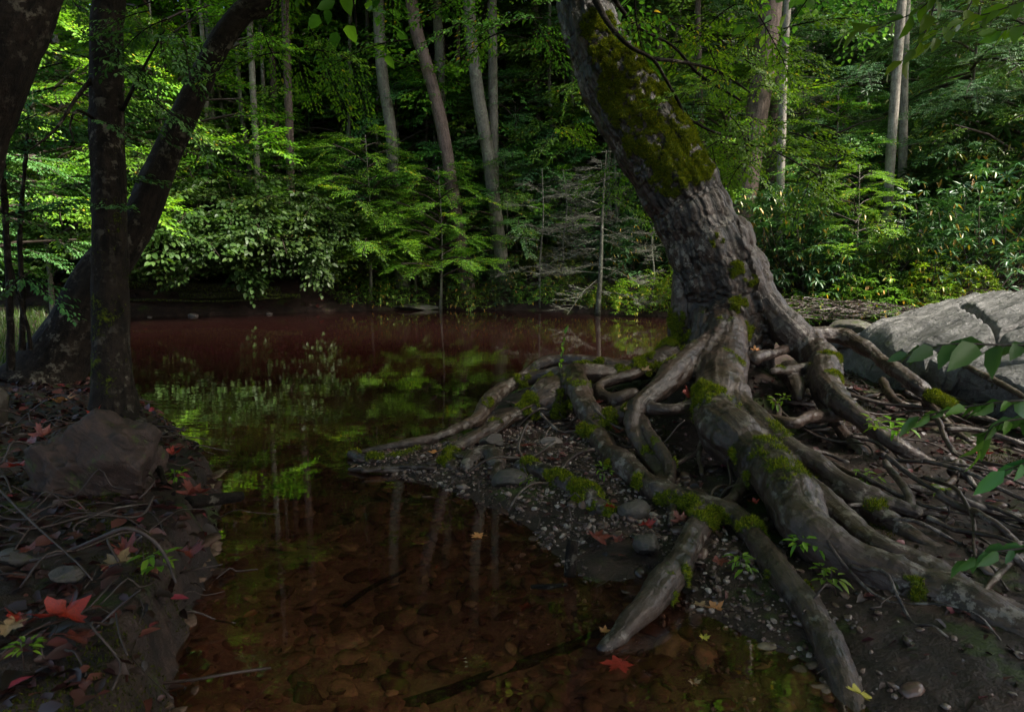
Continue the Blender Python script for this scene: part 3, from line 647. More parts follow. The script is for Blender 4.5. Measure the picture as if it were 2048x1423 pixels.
def spray(rg, L=1.0, leaf=.085, ratio=.5, dens=1.0, droop=.25, flat=.3, spread=.42):
    """a flat layered branch: main axis along +x, alternate twigs, alternate leaves"""
    P_, D_, N_, L_ = [], [], [], []; wood = []
    nt = int(L * 15 * dens) + 3
    dr = lambda x: -droop * (x ** 2) / L
    ax = np.array([[x, .03 * L * math.sin(x * 5 / L), dr(x)] for x in np.linspace(0, L, 7)])
    wood.append((ax, .010 * L ** .5))
    for i in range(nt):
        u = .12 + .88 * i / (nt - 1); sg_ = 1 if i % 2 else -1
        tl = L * spread * (1 - .72 * u) * rg.uniform(.7, 1.2) + leaf * .8
        a = sg_ * rg.uniform(.65, 1.0) * (1 - .35 * u); x0 = u * L
        td = np.array([math.cos(a), math.sin(a), rg.normal(0, .12)])
        k = max(2, int(tl / (leaf * .62) * dens ** .5))
        q = np.arange(1, k + 1) / k * tl
        base = np.array([x0, .03 * L * math.sin(x0 * 5 / L), dr(x0)])
        pos = base + q[:, None] * td; pos[:, 2] -= .35 * droop * q ** 2 / L
        la = a + np.where(np.arange(k) % 2, 1, -1) * rg.uniform(.5, .9, k); la[-1] = a
        P_.append(pos); D_.append(np.stack([np.cos(la), np.sin(la), rg.normal(-.18, .2, k)], 1))
        N_.append(np.stack([rg.normal(0, flat, k), rg.normal(0, flat, k), np.ones(k)], 1))
        L_.append(leaf * rg.uniform(.6, 1.25, k))
        if tl > leaf * 3: wood.append((np.array([base, pos[-1]]), .004 * L ** .5))
    P_ = np.vstack(P_); l = np.concatenate(L_)
    base_r = rg.uniform(.1, .6)
    return LV(P_, np.vstack(D_), np.vstack(N_), l, l * ratio, np.clip(base_r + rg.normal(0, .25, len(P_)), 0, 1)), wood
def whorl(rg, n_=9, leaf=.14, ratio=.28):
    az = np.arange(n_) * 2.4 + rg.uniform(0, 6); el = rg.uniform(-.45, .5, n_)
    d = np.stack([np.cos(az) * np.cos(el), np.sin(az) * np.cos(el), np.sin(el)], 1)
    N_ = np.stack([-np.cos(az) * np.sin(el), -np.sin(az) * np.sin(el), np.cos(el)], 1)
    l = leaf * rg.uniform(.7, 1.15, n_)
    r = np.clip(rg.uniform(0, .55) + rg.normal(0, .15, n_), 0, .8)
    old = rg.uniform(0, 1, n_) < .07; r[old] = rg.uniform(.88, 1, old.sum()); d[old, 2] -= 1.0
    return LV(d * .015, d, N_, l, l * ratio, r), []
def bars(wood, ns=4):
    mb = MB()
    for ax, r in wood:
        q = np.hstack([ax, np.linspace(r, r * .35, len(ax))[:, None]])
        v, f, s = tube(q, ns, cap=False); mb.add(v, f, gs=s)
    return mb
def assemble(places, protos, rg):
    """places: rows (x,y,z,az,pitch,scale); returns leaves, wood"""
    out, wd = [], []
    for x, y, z, az, pi_, sc in places:
        lv, wo = protos[rg.integers(len(protos))]; Mx = rot_to(az, pi_); t = np.array([x, y, z])
        q = lv.tf(Mx, t, sc); q.a[5] = np.clip(q.a[5] + rg.normal(0, .08), 0, 1); out.append(q)
        for ax, r in wo: wd.append((ax @ Mx.T * sc + t, r * sc))
    return LV.cat(out), wd
rg = np.random.default_rng(3)
SP_MID = [spray(rg, 1.2, .085, .55, 1.0) for _ in range(5)]
SP_FINE = [spray(rg, 1.0, .05, .55, 1.25, .2, .25) for _ in range(4)]
SP_BIG = [spray(rg, 1.0, .105, .66, .95, .35, .4) for _ in range(5)]
SP_NEEDLE = [spray(rg, 1.1, .045, .34, 1.7, .3, .2, .5) for _ in range(4)]
SP_HIGH = [spray(rg, 2.0, .13, .6, .62, .3, .5) for _ in range(4)]
WH = [whorl(rg) for _ in range(10)]; WH_S = [whorl(rg, 7, .085, .4) for _ in range(6)]
def bush_pts(rg, n_, rx, ry, h, low=.1):
    """points on the shell and in the volume of a mound"""
    u = rg.uniform(0, 1, n_); az = rg.uniform(0, 2 * np.pi, n_); el = np.arcsin(np.clip(rg.uniform(low - .2, 1, n_), -1, 1))
    r = np.where(rg.uniform(0, 1, n_) < .65, rg.uniform(.85, 1.0, n_), rg.uniform(.35, .9, n_))
    lump = 1 + .22 * np.sin(az * 3 + rg.uniform(0, 6)) * np.cos(el * 2 + 1) + .15 * np.sin(az * 5 + 2)
    x, y, z = np.cos(az) * np.cos(el) * r * rx * lump, np.sin(az) * np.cos(el) * r * ry * lump, h * (low + (1 - low) * np.sin(el) * r * lump)
    return x, y, z, az, el
KIT = {}
def kit(name, lv, wood, lm, wm='twig', curl=.25):
    KIT[name] = (leaf_mesh(lv, name + '_foliage', curl), bars(wood).build(name + '_stems') if wood else None, lm, wm)
def stems(rg, pts, n_, spread=.15):
    w_ = []
    for i in rg.choice(len(pts), min(n_, len(pts)), replace=False):
        e = pts[i]; b = np.array([rg.normal(0, spread), rg.normal(0, spread), -.15]); mdl = b * .4 + e * .6 * np.array([1, 1, .8]) + rg.normal(0, .06, 3)
        w_.append((np.array([b, mdl, e]), .018))
    return w_
def mk_bush(name, protos, n_, rx, ry, h, sc, lm, seed, outward=.35, low=.15, curl=.25, wm='twig'):
    rg = np.random.default_rng(seed); x, y, z, az, el = bush_pts(rg, n_, rx, ry, h, low)
    pl = [(x[i], y[i], z[i], az[i] + rg.normal(0, .5), outward * math.sin(el[i]) - .15 + rg.normal(0, .2), sc * rg.uniform(.7, 1.25)) for i in range(n_)]
    lv, wd = assemble(pl, protos, rg); pts = np.stack([x, y, z], 1)
    kit(name, lv, [w_ for w_ in wd if w_[1] > .004][:220] + stems(rg, pts, 26), lm, wm, curl)
mk_bush('hazel_a', SP_BIG, 150, 1.3, 1.1, 1.8, .85, 'leaf_hazel', 1)
mk_bush('hazel_b', SP_BIG, 130, 1.5, 1.0, 1.5, .9, 'leaf_hazel', 2)
mk_bush('sapling_a', SP_MID, 130, 1.4, 1.2, 2.6, .75, 'leaf_mid', 3, .2)
mk_bush('sapling_b', SP_FINE, 210, 1.2, 1.0, 1.9, .75, 'leaf_lime', 4, .2)
mk_bush('rhodo_a', WH, 300, 1.1, 1.0, 1.7, 1.0, 'leaf_rhodo', 5, .6, .1, .2)
mk_bush('rhodo_b', WH, 360, 1.4, 1.1, 2.1, 1.05, 'leaf_rhodo', 6, .6, .1, .2)
mk_bush('rhodo_yellow', WH, 150, 1.0, .8, 1.5, 1.0, 'leaf_rhodo_yellow', 7, .6, .1, .3)
mk_bush('low_shrub', WH_S, 520, 1.1, .8, .9, .95, 'leaf_lime', 8, .4, .05)
mk_bush('low_dark', WH_S, 480, 1.2, .9, .8, 1.0, 'leaf_mid', 9, .4, .05)
def mk_tree(name, protos, H, zlow, rad, n_, sc, lm, seed, limb=True, taper=.55, pitch=.15):
    """tiers of branches leaving an upright trunk from zlow to H; the trunk itself is built apart"""
    rg = np.random.default_rng(seed); pl = []; wd = []
    for i in range(n_):
        u = (i + rg.uniform(0, 1)) / n_; z = zlow + (H - zlow) * u; az = i * 2.4 + rg.normal(0, .4)
        R_ = rad * (math.sin(math.pi * min(1, u * taper + .42)) ** .8) * rg.uniform(.6, 1.1); pi_ = pitch + .35 * u + rg.normal(0, .12)
        tip = np.array([math.cos(az) * R_, math.sin(az) * R_, R_ * math.sin(pi_)]); b = np.array([0, 0, z])
        if limb: wd.append((np.array([b, b + tip * .5 + [0, 0, .06 * R_], b + tip]), .02 + .012 * R_))
        L0 = protos[0][0].a[0][:, 0].max() * sc; k = max(1, int(R_ / (L0 * .45)))
        for j in range(k):
            t_ = (j + .7) / k; q = b + tip * t_ * .95
            for sg_ in ((-1, 1) if j < k - 1 else (-.4, .4)):
                pl.append((*q, az + sg_ * rg.uniform(.5, .95), pi_ * .4 + rg.normal(-.1, .2), sc * rg.uniform(.7, 1.15)))
        pl.append((*(b + tip * .9), az, -.1 + rg.normal(0, .15), sc))
    lv, w2 = assemble(pl, protos, rg)
    kit(name, lv, wd + [w_ for w_ in w2 if w_[1] > .006][:260], lm)
mk_tree('understory_a', SP_MID, 5.2, 1.2, 2.0, 26, .85, 'leaf_mid', 20)
mk_tree('understory_b', SP_MID, 6.5, 1.6, 2.3, 30, .95, 'leaf_lime', 21)
mk_tree('understory_c', SP_FINE, 4.4, .9, 1.7, 30, 1.0, 'leaf_deep', 22)
mk_tree('hemlock_a', SP_NEEDLE, 8.0, .9, 2.2, 46, 1.0, 'leaf_hemlock', 23, pitch=-.12)
mk_tree('canopy_a', SP_HIGH, 16, 6.6, 2.8, 24, 1.0, 'leaf_mid', 24)
mk_tree('canopy_b', SP_HIGH, 14, 5.8, 2.6, 20, 1.0, 'leaf_deep', 25)
mk_tree('canopy_c', SP_HIGH, 15, 7.5, 2.6, 20, .9, 'leaf_lime', 26)
# dead hemlock: bare lichen-grey twigs
def dead_mesh(name, H, seed, nb=40, rad=1.1):
    rg = np.random.default_rng(seed); wd = []
    for i in range(nb):
        z = H * (.18 + .75 * i / nb); z = z + rg.normal(0, .15); az = rg.uniform(0, 6.28); L_ = rad * rg.uniform(.3, 1.3) * (1 - .4 * i / nb)
        d = np.array([math.cos(az), math.sin(az), rg.uniform(-.45, .35)]); b = np.array([0, 0, z]); pts = np.array([b, b + d * L_ * .5, b + d * L_ + [0, 0, -.12 * L_]])
        wd.append((pts, .009))
        for j in range(int(16 * L_)):
            t_ = rg.uniform(.15, 1); q = b + d * L_ * t_ - [0, 0, .1 * L_ * t_ * t_]; a2 = az + rg.choice([-1, 1]) * rg.uniform(.5, 1.2)
            e = np.array([math.cos(a2), math.sin(a2), rg.uniform(-.35, .35)]); l2 = L_ * rg.uniform(.15, .4)
            wd.append((np.array([q, q + e * l2 * .5 + rg.normal(0, .01, 3), q + e * l2 + rg.normal(0, .03, 3)]), .004))
            for k in range(5):
                q2 = q + e * l2 * rg.uniform(.2, 1); a3 = a2 + rg.choice([-1, 1]) * rg.uniform(.4, 1.3); e3 = np.array([math.cos(a3), math.sin(a3), rg.uniform(-.5, .5)])
                wd.append((np.array([q2, q2 + e3 * rg.uniform(.05, .16)]), .0026))
    return bars(wd, 3).build(name)
DEAD = [dead_mesh('dead_branches', 3.2, 31), dead_mesh('dead_branches', 2.6, 32, 20, .9)]
print('kit', time.time() - T0)

def plant(kind, name, cat, label, x, y, sc=1.0, rz=None, group=None, z=None, trunk=None, tm='grey_bark', hscale=1.0):
    fo, st, lm, wm = KIT[kind]; z = gz(x, y) - .04 if z is None else z
    rz = random.uniform(0, 6.28) if rz is None else rz
    e = empty(name, (x, y, z), rz); tag(e, label, cat, group)
    f = link('foliage' if trunk is None else 'crown', fo, M[lm], e); f.scale = (sc, sc, sc * hscale)
    if st:
        s = link('stems' if trunk is None else 'limbs', st, M[wm], e); s.scale = (sc, sc, sc * hscale)
    if trunk is not None:
        t_ = link('trunk', trunk, M[tm], e); t_.rotation_euler[2] = -rz
    return e
def spot(px, Y_): return ((px - 1024) / FPX * (Y_ * CP + .1), Y_)
def trunk_mesh(pts, ns=12, lump=.10, seed=0, flare=1.5, base=None):
    q = spline(pts, .25); q[:, 3] *= 1 + (flare - 1) * np.exp(-(np.linalg.norm(q[:, :3] - q[0, :3], axis=1)) / .3)
    v, f, s = tube(q, ns, lump, seed); v = v - (base if base is not None else q[0, :3])
    return MB().add(v, f, gs=s, moss=0.0).build('trunk')

# ------------------------------------------------------------------ forest trees whose trunks the photo shows: (px,py) base .. top, distance, width
# name, label, pts[(px,py)...] bottom to top, Y, width px, bark, crown kind, crown scale
T_ = [
 ('slender_tree', 'pale slender tree with a straight trunk right of the dark leaning trunk', [(517, 420), (514, 330), (506, 180), (500, 60), (497, -40)], 13.4, 13, 'pale_bark', 'canopy_c'),
 ('slender_tree', 'straight brown mottled tree among the trees left of the middle', [(583, 430), (580, 300), (575, 150), (570, 0)], 13.6, 17, 'brown_bark', 'canopy_a'),
 ('slender_tree', 'dim reddish trunk half hidden between the two pale stems', [(556, 340), (550, 240), (545, 130)], 14.8, 14, 'brown_bark', 'canopy_b'),
 ('forked_tree', 'grey tree whose trunk forks in two high over the layered green branches', [(787, 340), (780, 250), (766, 160), (760, 90), (757, 0)], 13.5, 24, 'grey_bark', 'canopy_a'),
 ('slender_tree', 'crooked brown tree with many dead side twigs', [(905, 380), (893, 300), (872, 200), (850, 120), (822, 0)], 13.3, 26, 'brown_bark', 'canopy_b'),
 ('slender_tree', 'straight greyish tree close behind the crooked twiggy one', [(888, 330), (882, 200), (878, 90), (872, -20)], 14.2, 20, 'grey_bark', 'canopy_a'),
 ('slender_tree', 'thin dark brown leaning stem beside the crooked twiggy tree', [(922, 395), (905, 290), (893, 200), (888, 130)], 15.5, 10, 'brown_bark', 'canopy_b'),
 ('double_tree', 'greenish grey trunk leaning left that meets its upright twin low down', [(986, 385), (975, 300), (958, 200), (945, 100), (938, 0)], 13.4, 26, 'grey_bark', 'canopy_a'),
 ('double_tree', 'upright pale green trunk beside the leaning twin', [(988, 330), (986, 200), (985, 90), (984, -20)], 13.6, 20, 'grey_bark', 'canopy_c'),
 ('slender_tree', 'dark straight trunk above the grey dead branches', [(1074, 250), (1072, 160), (1070, 50), (1070, -30)], 15.2, 15, 'brown_bark', 'canopy_b'),
 ('old_tree', 'thick brown tree with ridged bark behind the leaning tree', [(1485, 425), (1497, 340), (1515, 220), (1530, 110), (1545, -30)], 12.6, 47, 'brown_bark', 'canopy_a'),
 ('slender_tree', 'brown tree tight against the right side of the thick ridged tree', [(1543, 300), (1548, 200), (1552, 80), (1556, -30)], 14.2, 17, 'brown_bark', 'canopy_b'),
 ('slender_tree', 'pale thin tree right of the thick ridged tree above the rhododendrons', [(1560, 400), (1563, 300), (1567, 150), (1575, 0)], 12.0, 16, 'pale_bark', 'canopy_b'),
 ('birch_tree', 'pale lichen spotted tree leaning slightly right of two on the dark slope, left one', [(1775, 430), (1780, 330), (1789, 200), (1798, 80), (1806, -30)], 11.8, 19, 'pale_bark', 'canopy_b'),
 ('birch_tree', 'greyer lichen spotted tree of two on the dark slope, right one', [(1802, 420), (1806, 300), (1808, 150), (1814, -30)], 12.3, 17, 'pale_bark', 'canopy_b'),
 ('slender_tree', 'leaning pale pole tree between the leaning trunk and the pale slender tree', [(481, 360), (468, 300), (450, 235), (436, 170)], 14.5, 8, 'pale_bark', 'canopy_c'),
 ('slender_tree', 'whitish twin stem standing in deep shade behind the hazels', [(430, 380), (426, 300), (424, 220), (420, 120)], 14.5, 13, 'pale_bark', 'canopy_a'),
 ('slender_tree', 'brown stem beside the whitish twin stem behind the hazels', [(455, 350), (450, 270), (447, 190)], 18.5, 9, 'brown_bark', 'canopy_b'),
 ('slender_tree', 'pale short visible stem low behind the dark upright trunk on the left', [(138, 450), (134, 380), (130, 300), (122, 180)], 13.5, 12, 'pale_bark', 'canopy_a'),
 ('slender_tree', 'pale stem seen through leaves right of the dark upright trunk', [(275, 330), (268, 240), (263, 140), (258, 0)], 16, 12, 'pale_bark', 'canopy_c'),
 ('slender_tree', 'leaning pinkish stem seen through leaves left of the leaning trunk', [(330, 300), (322, 220), (314, 150), (310, 40)], 18, 13, 'brown_bark', 'canopy_a'),
 ('slender_tree', 'thin straight tree at the left of the forked grey tree', [(692, 300), (690, 180), (690, 60), (688, -30)], 20, 10, 'grey_bark', 'canopy_b'),
 ('slender_tree', 'bare pole tree right of the leaning trunk behind bright leaves', [(1320, 230), (1320, 150), (1318, 50)], 15, 11, 'pale_bark', 'canopy_c'),
 ('slender_tree', 'thin brown stem just right of the mossy leaning trunk', [(1406, 330), (1402, 250), (1398, 120), (1396, 0)], 13.5, 12, 'brown_bark', 'canopy_a'),
]
def sky_trunk(nm, lab, pp, Yd, wp, bark, crown, group=None, cz=None):
    q = []
    for i, (px, py) in enumerate(pp):
        p = P(px, py, Yd); q.append([*p, wid(wp, Yd) / 2 * .95 * (1 - .10 * i / len(pp))])
    b = q[0]; gzb = gz(b[0], b[1])
    dirn = (np.array(q[0][:3]) - np.array(q[1][:3])); dirn /= abs(dirn[2])
    if b[2] > gzb + .05:
        e = np.array(b[:3]) + dirn * (b[2] - gzb + .1); e[2] = gz(e[0], e[1]) - .1; q.insert(0, [*e, b[3] * 1.1])
    q = [k for k in q if k[2] > q[0][2] + .0 or k is q[0]]
    t_ = q[-1]; up_ = (np.array(q[-1][:3]) - np.array(q[-2][:3])); up_ /= max(up_[2], .1); up_[:2] *= .5
    H = 13.5
    for f_ in (.35, .7, 1.0):
        hz_ = (H - t_[2]) * f_
        if hz_ > .5: q.append([t_[0] + up_[0] * hz_ * .6, t_[1] + up_[1] * hz_ * .6, t_[2] + hz_, max(.02, t_[3] * (1 - .75 * f_))])
    base = np.array(q[0][:3]); me = trunk_mesh(q, 12, .12, int(pp[0][0]), 1.35, base)
    e = plant(crown, nm, 'tree', lab, base[0], base[1], random.uniform(.85, 1.1), group=group, z=base[2], trunk=me, tm=bark)
    # the crown follows the trunk: centre it where the trunk stands at mid crown height
    mid = np.array(q[-2][:3]) - base; c_, s_ = math.cos(-e.rotation_euler[2]), math.sin(-e.rotation_euler[2])
    for ch in e.children:
        if ch.name.startswith(('crown', 'limbs')): ch.location = (mid[0] * c_ - mid[1] * s_, mid[0] * s_ + mid[1] * c_, 0)
    return e
for a in T_: sky_trunk(*a)
# forked tree's second stem
def where(px, Yd):
    z_ = [(60, 'at the left edge of the woods'), (190, 'left of the dark upright trunk'), (300, 'between the dark upright and leaning trunks'), (420, 'behind the dark leaning trunk'), (520, 'behind the hazel shrubs, near the pale slender tree'), (640, 'right of the brown mottled tree'), (790, 'near the forked grey tree'), (900, 'near the crooked twiggy tree'), (1010, 'near the twin trunks'), (1120, 'above the dead grey twigs'), (1290, 'left of the big leaning tree'), (1440, 'right of the mossy leaning trunk'), (1600, 'around the thick ridged tree'), (1740, 'left of the spotted trees'), (1880, 'behind the spotted trees'), (2048, 'above the right rhododendrons'), (9999, 'beyond the right edge')]
    d_ = [(15.5, 'close behind the bank'), (19, 'low on the slope'), (23, 'further up'), (28, 'halfway up'), (34, 'high on the slope'), (99, 'highest on the slope')]
    return next(t for a, t in z_ if px < a), next(t for a, t in d_ if Yd < a)
# trees further back on the slope, alike: one group
k_ = 0; rg = np.random.default_rng(8)
BACK = [(px, Yd) for Yd in (17.5, 21, 25.5, 31, 38) for px in np.arange(-250 + (Yd * 37) % 90, 2350, 150 if Yd < 24 else 190)] + [(px, 13.5) for px in np.arange(400, 1320, 62)]
for px, Yd in BACK:
    px = px + rg.uniform(-55, 55); Yd = Yd + rg.uniform(-1.6, 1.6)
    if Yd < 19 and 1580 < px < 1850: continue
    x, y = spot(px, Yd)
    if Yd < 16: x, y = spot(px, max(Yd, float(yfar(x)) + 2.1))
    lean = rg.normal(0, .7 if Yd > 16 else .35); b = np.array([x, y, gz(x, y) - .1]); H = 14
    r0 = rg.uniform(.05, .13) if Yd > 16.5 else rg.uniform(.028, .055)
    me = trunk_mesh([[*b, r0], [b[0] + lean * .3 + rg.normal(0, .05), b[1], b[2] + 2.2, r0 * .92], [b[0] + lean * .4 + rg.normal(0, .1), b[1], b[2] + 4, r0 * .85], [b[0] + lean, b[1], b[2] + 9, r0 * .6], [b[0] + lean, b[1], b[2] + H, .02]], 8, .08, k_, 1.3)
    c = ['canopy_a', 'canopy_b', 'canopy_c', 'hemlock_a', 'understory_b', 'understory_a'][rg.integers(6)]; hs_ = 1.9 if c[0] == 'u' else 1
    if Yd < 16: c = 'canopy_c'; hs_ = 1
    tm_ = ['grey_bark', 'brown_bark', 'pale_bark'][rg.integers(3)]; wz, wd_ = where(px, Yd)
    plant(c, 'forest_tree', 'tree', 'slim %s tree %s, %s' % (tm_.split('_')[0], wz, wd_), x, y, rg.uniform(.85, 1.15) * (1 if Yd > 16.5 else .85) * (1.5 if c == 'hemlock_a' and Yd > 16.5 else 1), hscale=hs_, group='slim trees in the woods across the stream', z=b[2], trunk=me, tm=tm_)
    k_ += 1
# understory trees with layered branches (px, Y, kind, scale, label)
U_ = [
 (690, 15.0, 'understory_a', .8, 'layered green sapling in front of the forked grey tree'), (800, 14.6, 'understory_c', .9, 'dark green layered sapling under the crooked twiggy tree'),
 (620, 14.2, 'understory_a', .5, 'low layered maple sapling behind the hazels'), (740, 12.9, 'understory_b', .48, 'bright lime layered sapling over the stream bank left of middle'),
 (880, 12.9, 'understory_b', .42, 'bright lime layered sapling hanging over the dark bank'), (640, 17.5, 'hemlock_a', .8, 'soft grey green hemlock behind the layered sapling'),
 (1120, 15.0, 'hemlock_a', .8, 'blue green hemlock left of the leaning tree'), (1010, 18.5, 'hemlock_a', 1.0, 'tall hemlock behind the twin trunks'),
 (960, 15.8, 'understory_a', .75, 'leafy sapling in front of the twin trunks'), (1030, 14.2, 'understory_c', .8, 'dark green sapling between the twin trunks and the dead twigs'), (860, 16.5, 'understory_b', .8, 'taller lime sapling beside the crooked twiggy tree'), (1110, 19.5, 'understory_b', 1.0, 'lime sapling up the slope above the dead twigs'), (740, 18.5, 'understory_b', .95, 'lime sapling up the slope left of the forked grey tree'), (560, 16.5, 'understory_a', 1.0, 'green sapling between the brown and the pale stems'), (930, 20, 'hemlock_a', 1.2, 'big hemlock up the slope in the middle'), (1380, 18, 'understory_b', 1.1, 'lime sapling up the slope behind the leaning tree'), (1060, 16.8, 'understory_b', 1.25, 'tall lime tree in the middle of the woods'), (700, 17.6, 'understory_b', 1.3, 'tall lime tree high behind the layered sapling'), (610, 17, 'understory_b', 1.4, 'tall yellow green tree behind the brown stem'), (900, 17.5, 'understory_b', 1.5, 'tall lime tree behind the twiggy tree'), (1180, 16.5, 'understory_a', 1.4, 'tall green tree behind the hemlock near the leaning tree'), (800, 19.5, 'understory_b', 1.6, 'highest lime tree up the middle of the slope'), (1010, 13.6, 'understory_a', .46, 'mid green sapling right of the twin trunks'), (1090, 14.1, 'understory_b', .42, 'lime sapling behind the dead grey twigs'), (920, 13.5, 'understory_b', .34, 'short lime sapling at the foot of the twin trunks'), (830, 13.4, 'understory_a', .40, 'small layered sapling under the crooked tree'), (930, 15.6, 'understory_a', 1.15, 'mid green tree filling the gap behind the twin trunks'), (1140, 15.8, 'understory_a', 1.2, 'mid green tree behind the dark straight trunk'), (830, 15.8, 'understory_a', 1.1, 'mid green tree behind the crooked twiggy tree'), (1040, 17.4, 'understory_a', 1.5, 'tall mid green tree above the dead twigs'), (560, 18.5, 'understory_b', 1.5, 'tall lime tree high behind the hazels'), (1230, 14.5, 'understory_c', .9, 'dark sapling directly behind the leaning tree'), (470, 15.0, 'understory_b', .95, 'lime green sapling right of the dark leaning trunk'),
 (340, 12.5, 'understory_b', .9, 'yellow green sapling between the dark trunk and the leaning one'), (230, 12.0, 'understory_a', .9, 'mid green sapling right behind the dark upright trunk'),
 (100, 10.8, 'understory_b', .8, 'yellow green sapling at the left edge of the woods'), (20, 12.4, 'understory_a', 1.0, 'green sapling filling the left edge behind the dark trunks'),
 (150, 14.5, 'understory_b', 1.0, 'taller lime sapling deep in the left woods'), (1440, 13.6, 'understory_b', .7, 'bright sapling between the leaning tree and the thick brown tree'),
 (1650, 12.8, 'understory_a', .62, 'small layered sapling on the dark slope left of the spotted trees'), (1700, 10.9, 'understory_b', .30, 'short yellow green sapling at the foot of the dark slope'),
 (1900, 12.6, 'hemlock_a', .85, 'dense hemlock behind the right rhododendrons'), (2010, 11.8, 'understory_a', .85, 'green layered tree at the upper right edge'),
 (2120, 12.6, 'hemlock_a', 1.0, 'hemlock at the right edge of the woods'), (1690, 17.5, 'hemlock_a', 1.1, 'shaded hemlock above the dark slope'), (1600, 19, 'hemlock_a', 1.2, 'big shaded hemlock up the dark slope'),
 (540, 19, 'hemlock_a', 1.1, 'shaded hemlock between the two pale stems'), (380, 17, 'hemlock_a', 1.0, 'shaded hemlock behind the yellow green sapling'), (-150, 11.5, 'understory_a', 1.0, 'green sapling beyond the left edge'),
 (-90, 9.0, 'understory_c', .8, 'dark sapling crowding the left edge'),
]
for px, Yd, k, sc, lab in U_:
    x, y = spot(px, Yd); zb = gz(x, y); H = {'understory_a': 5.0, 'understory_b': 6.3, 'understory_c': 4.2, 'hemlock_a': 7.8}[k] * sc
    me = trunk_mesh([[x, y, zb - .1, .03 * sc + .02], [x + .05, y, zb + H * .5, .03 * sc], [x, y, zb + H, .008]], 7, .1, int(px), 1.3)
    plant(k, 'hemlock_tree' if k[0] == 'h' else 'sapling_tree', 'tree', lab, x, y, sc, z=zb - .1, trunk=me, tm='grey_bark')
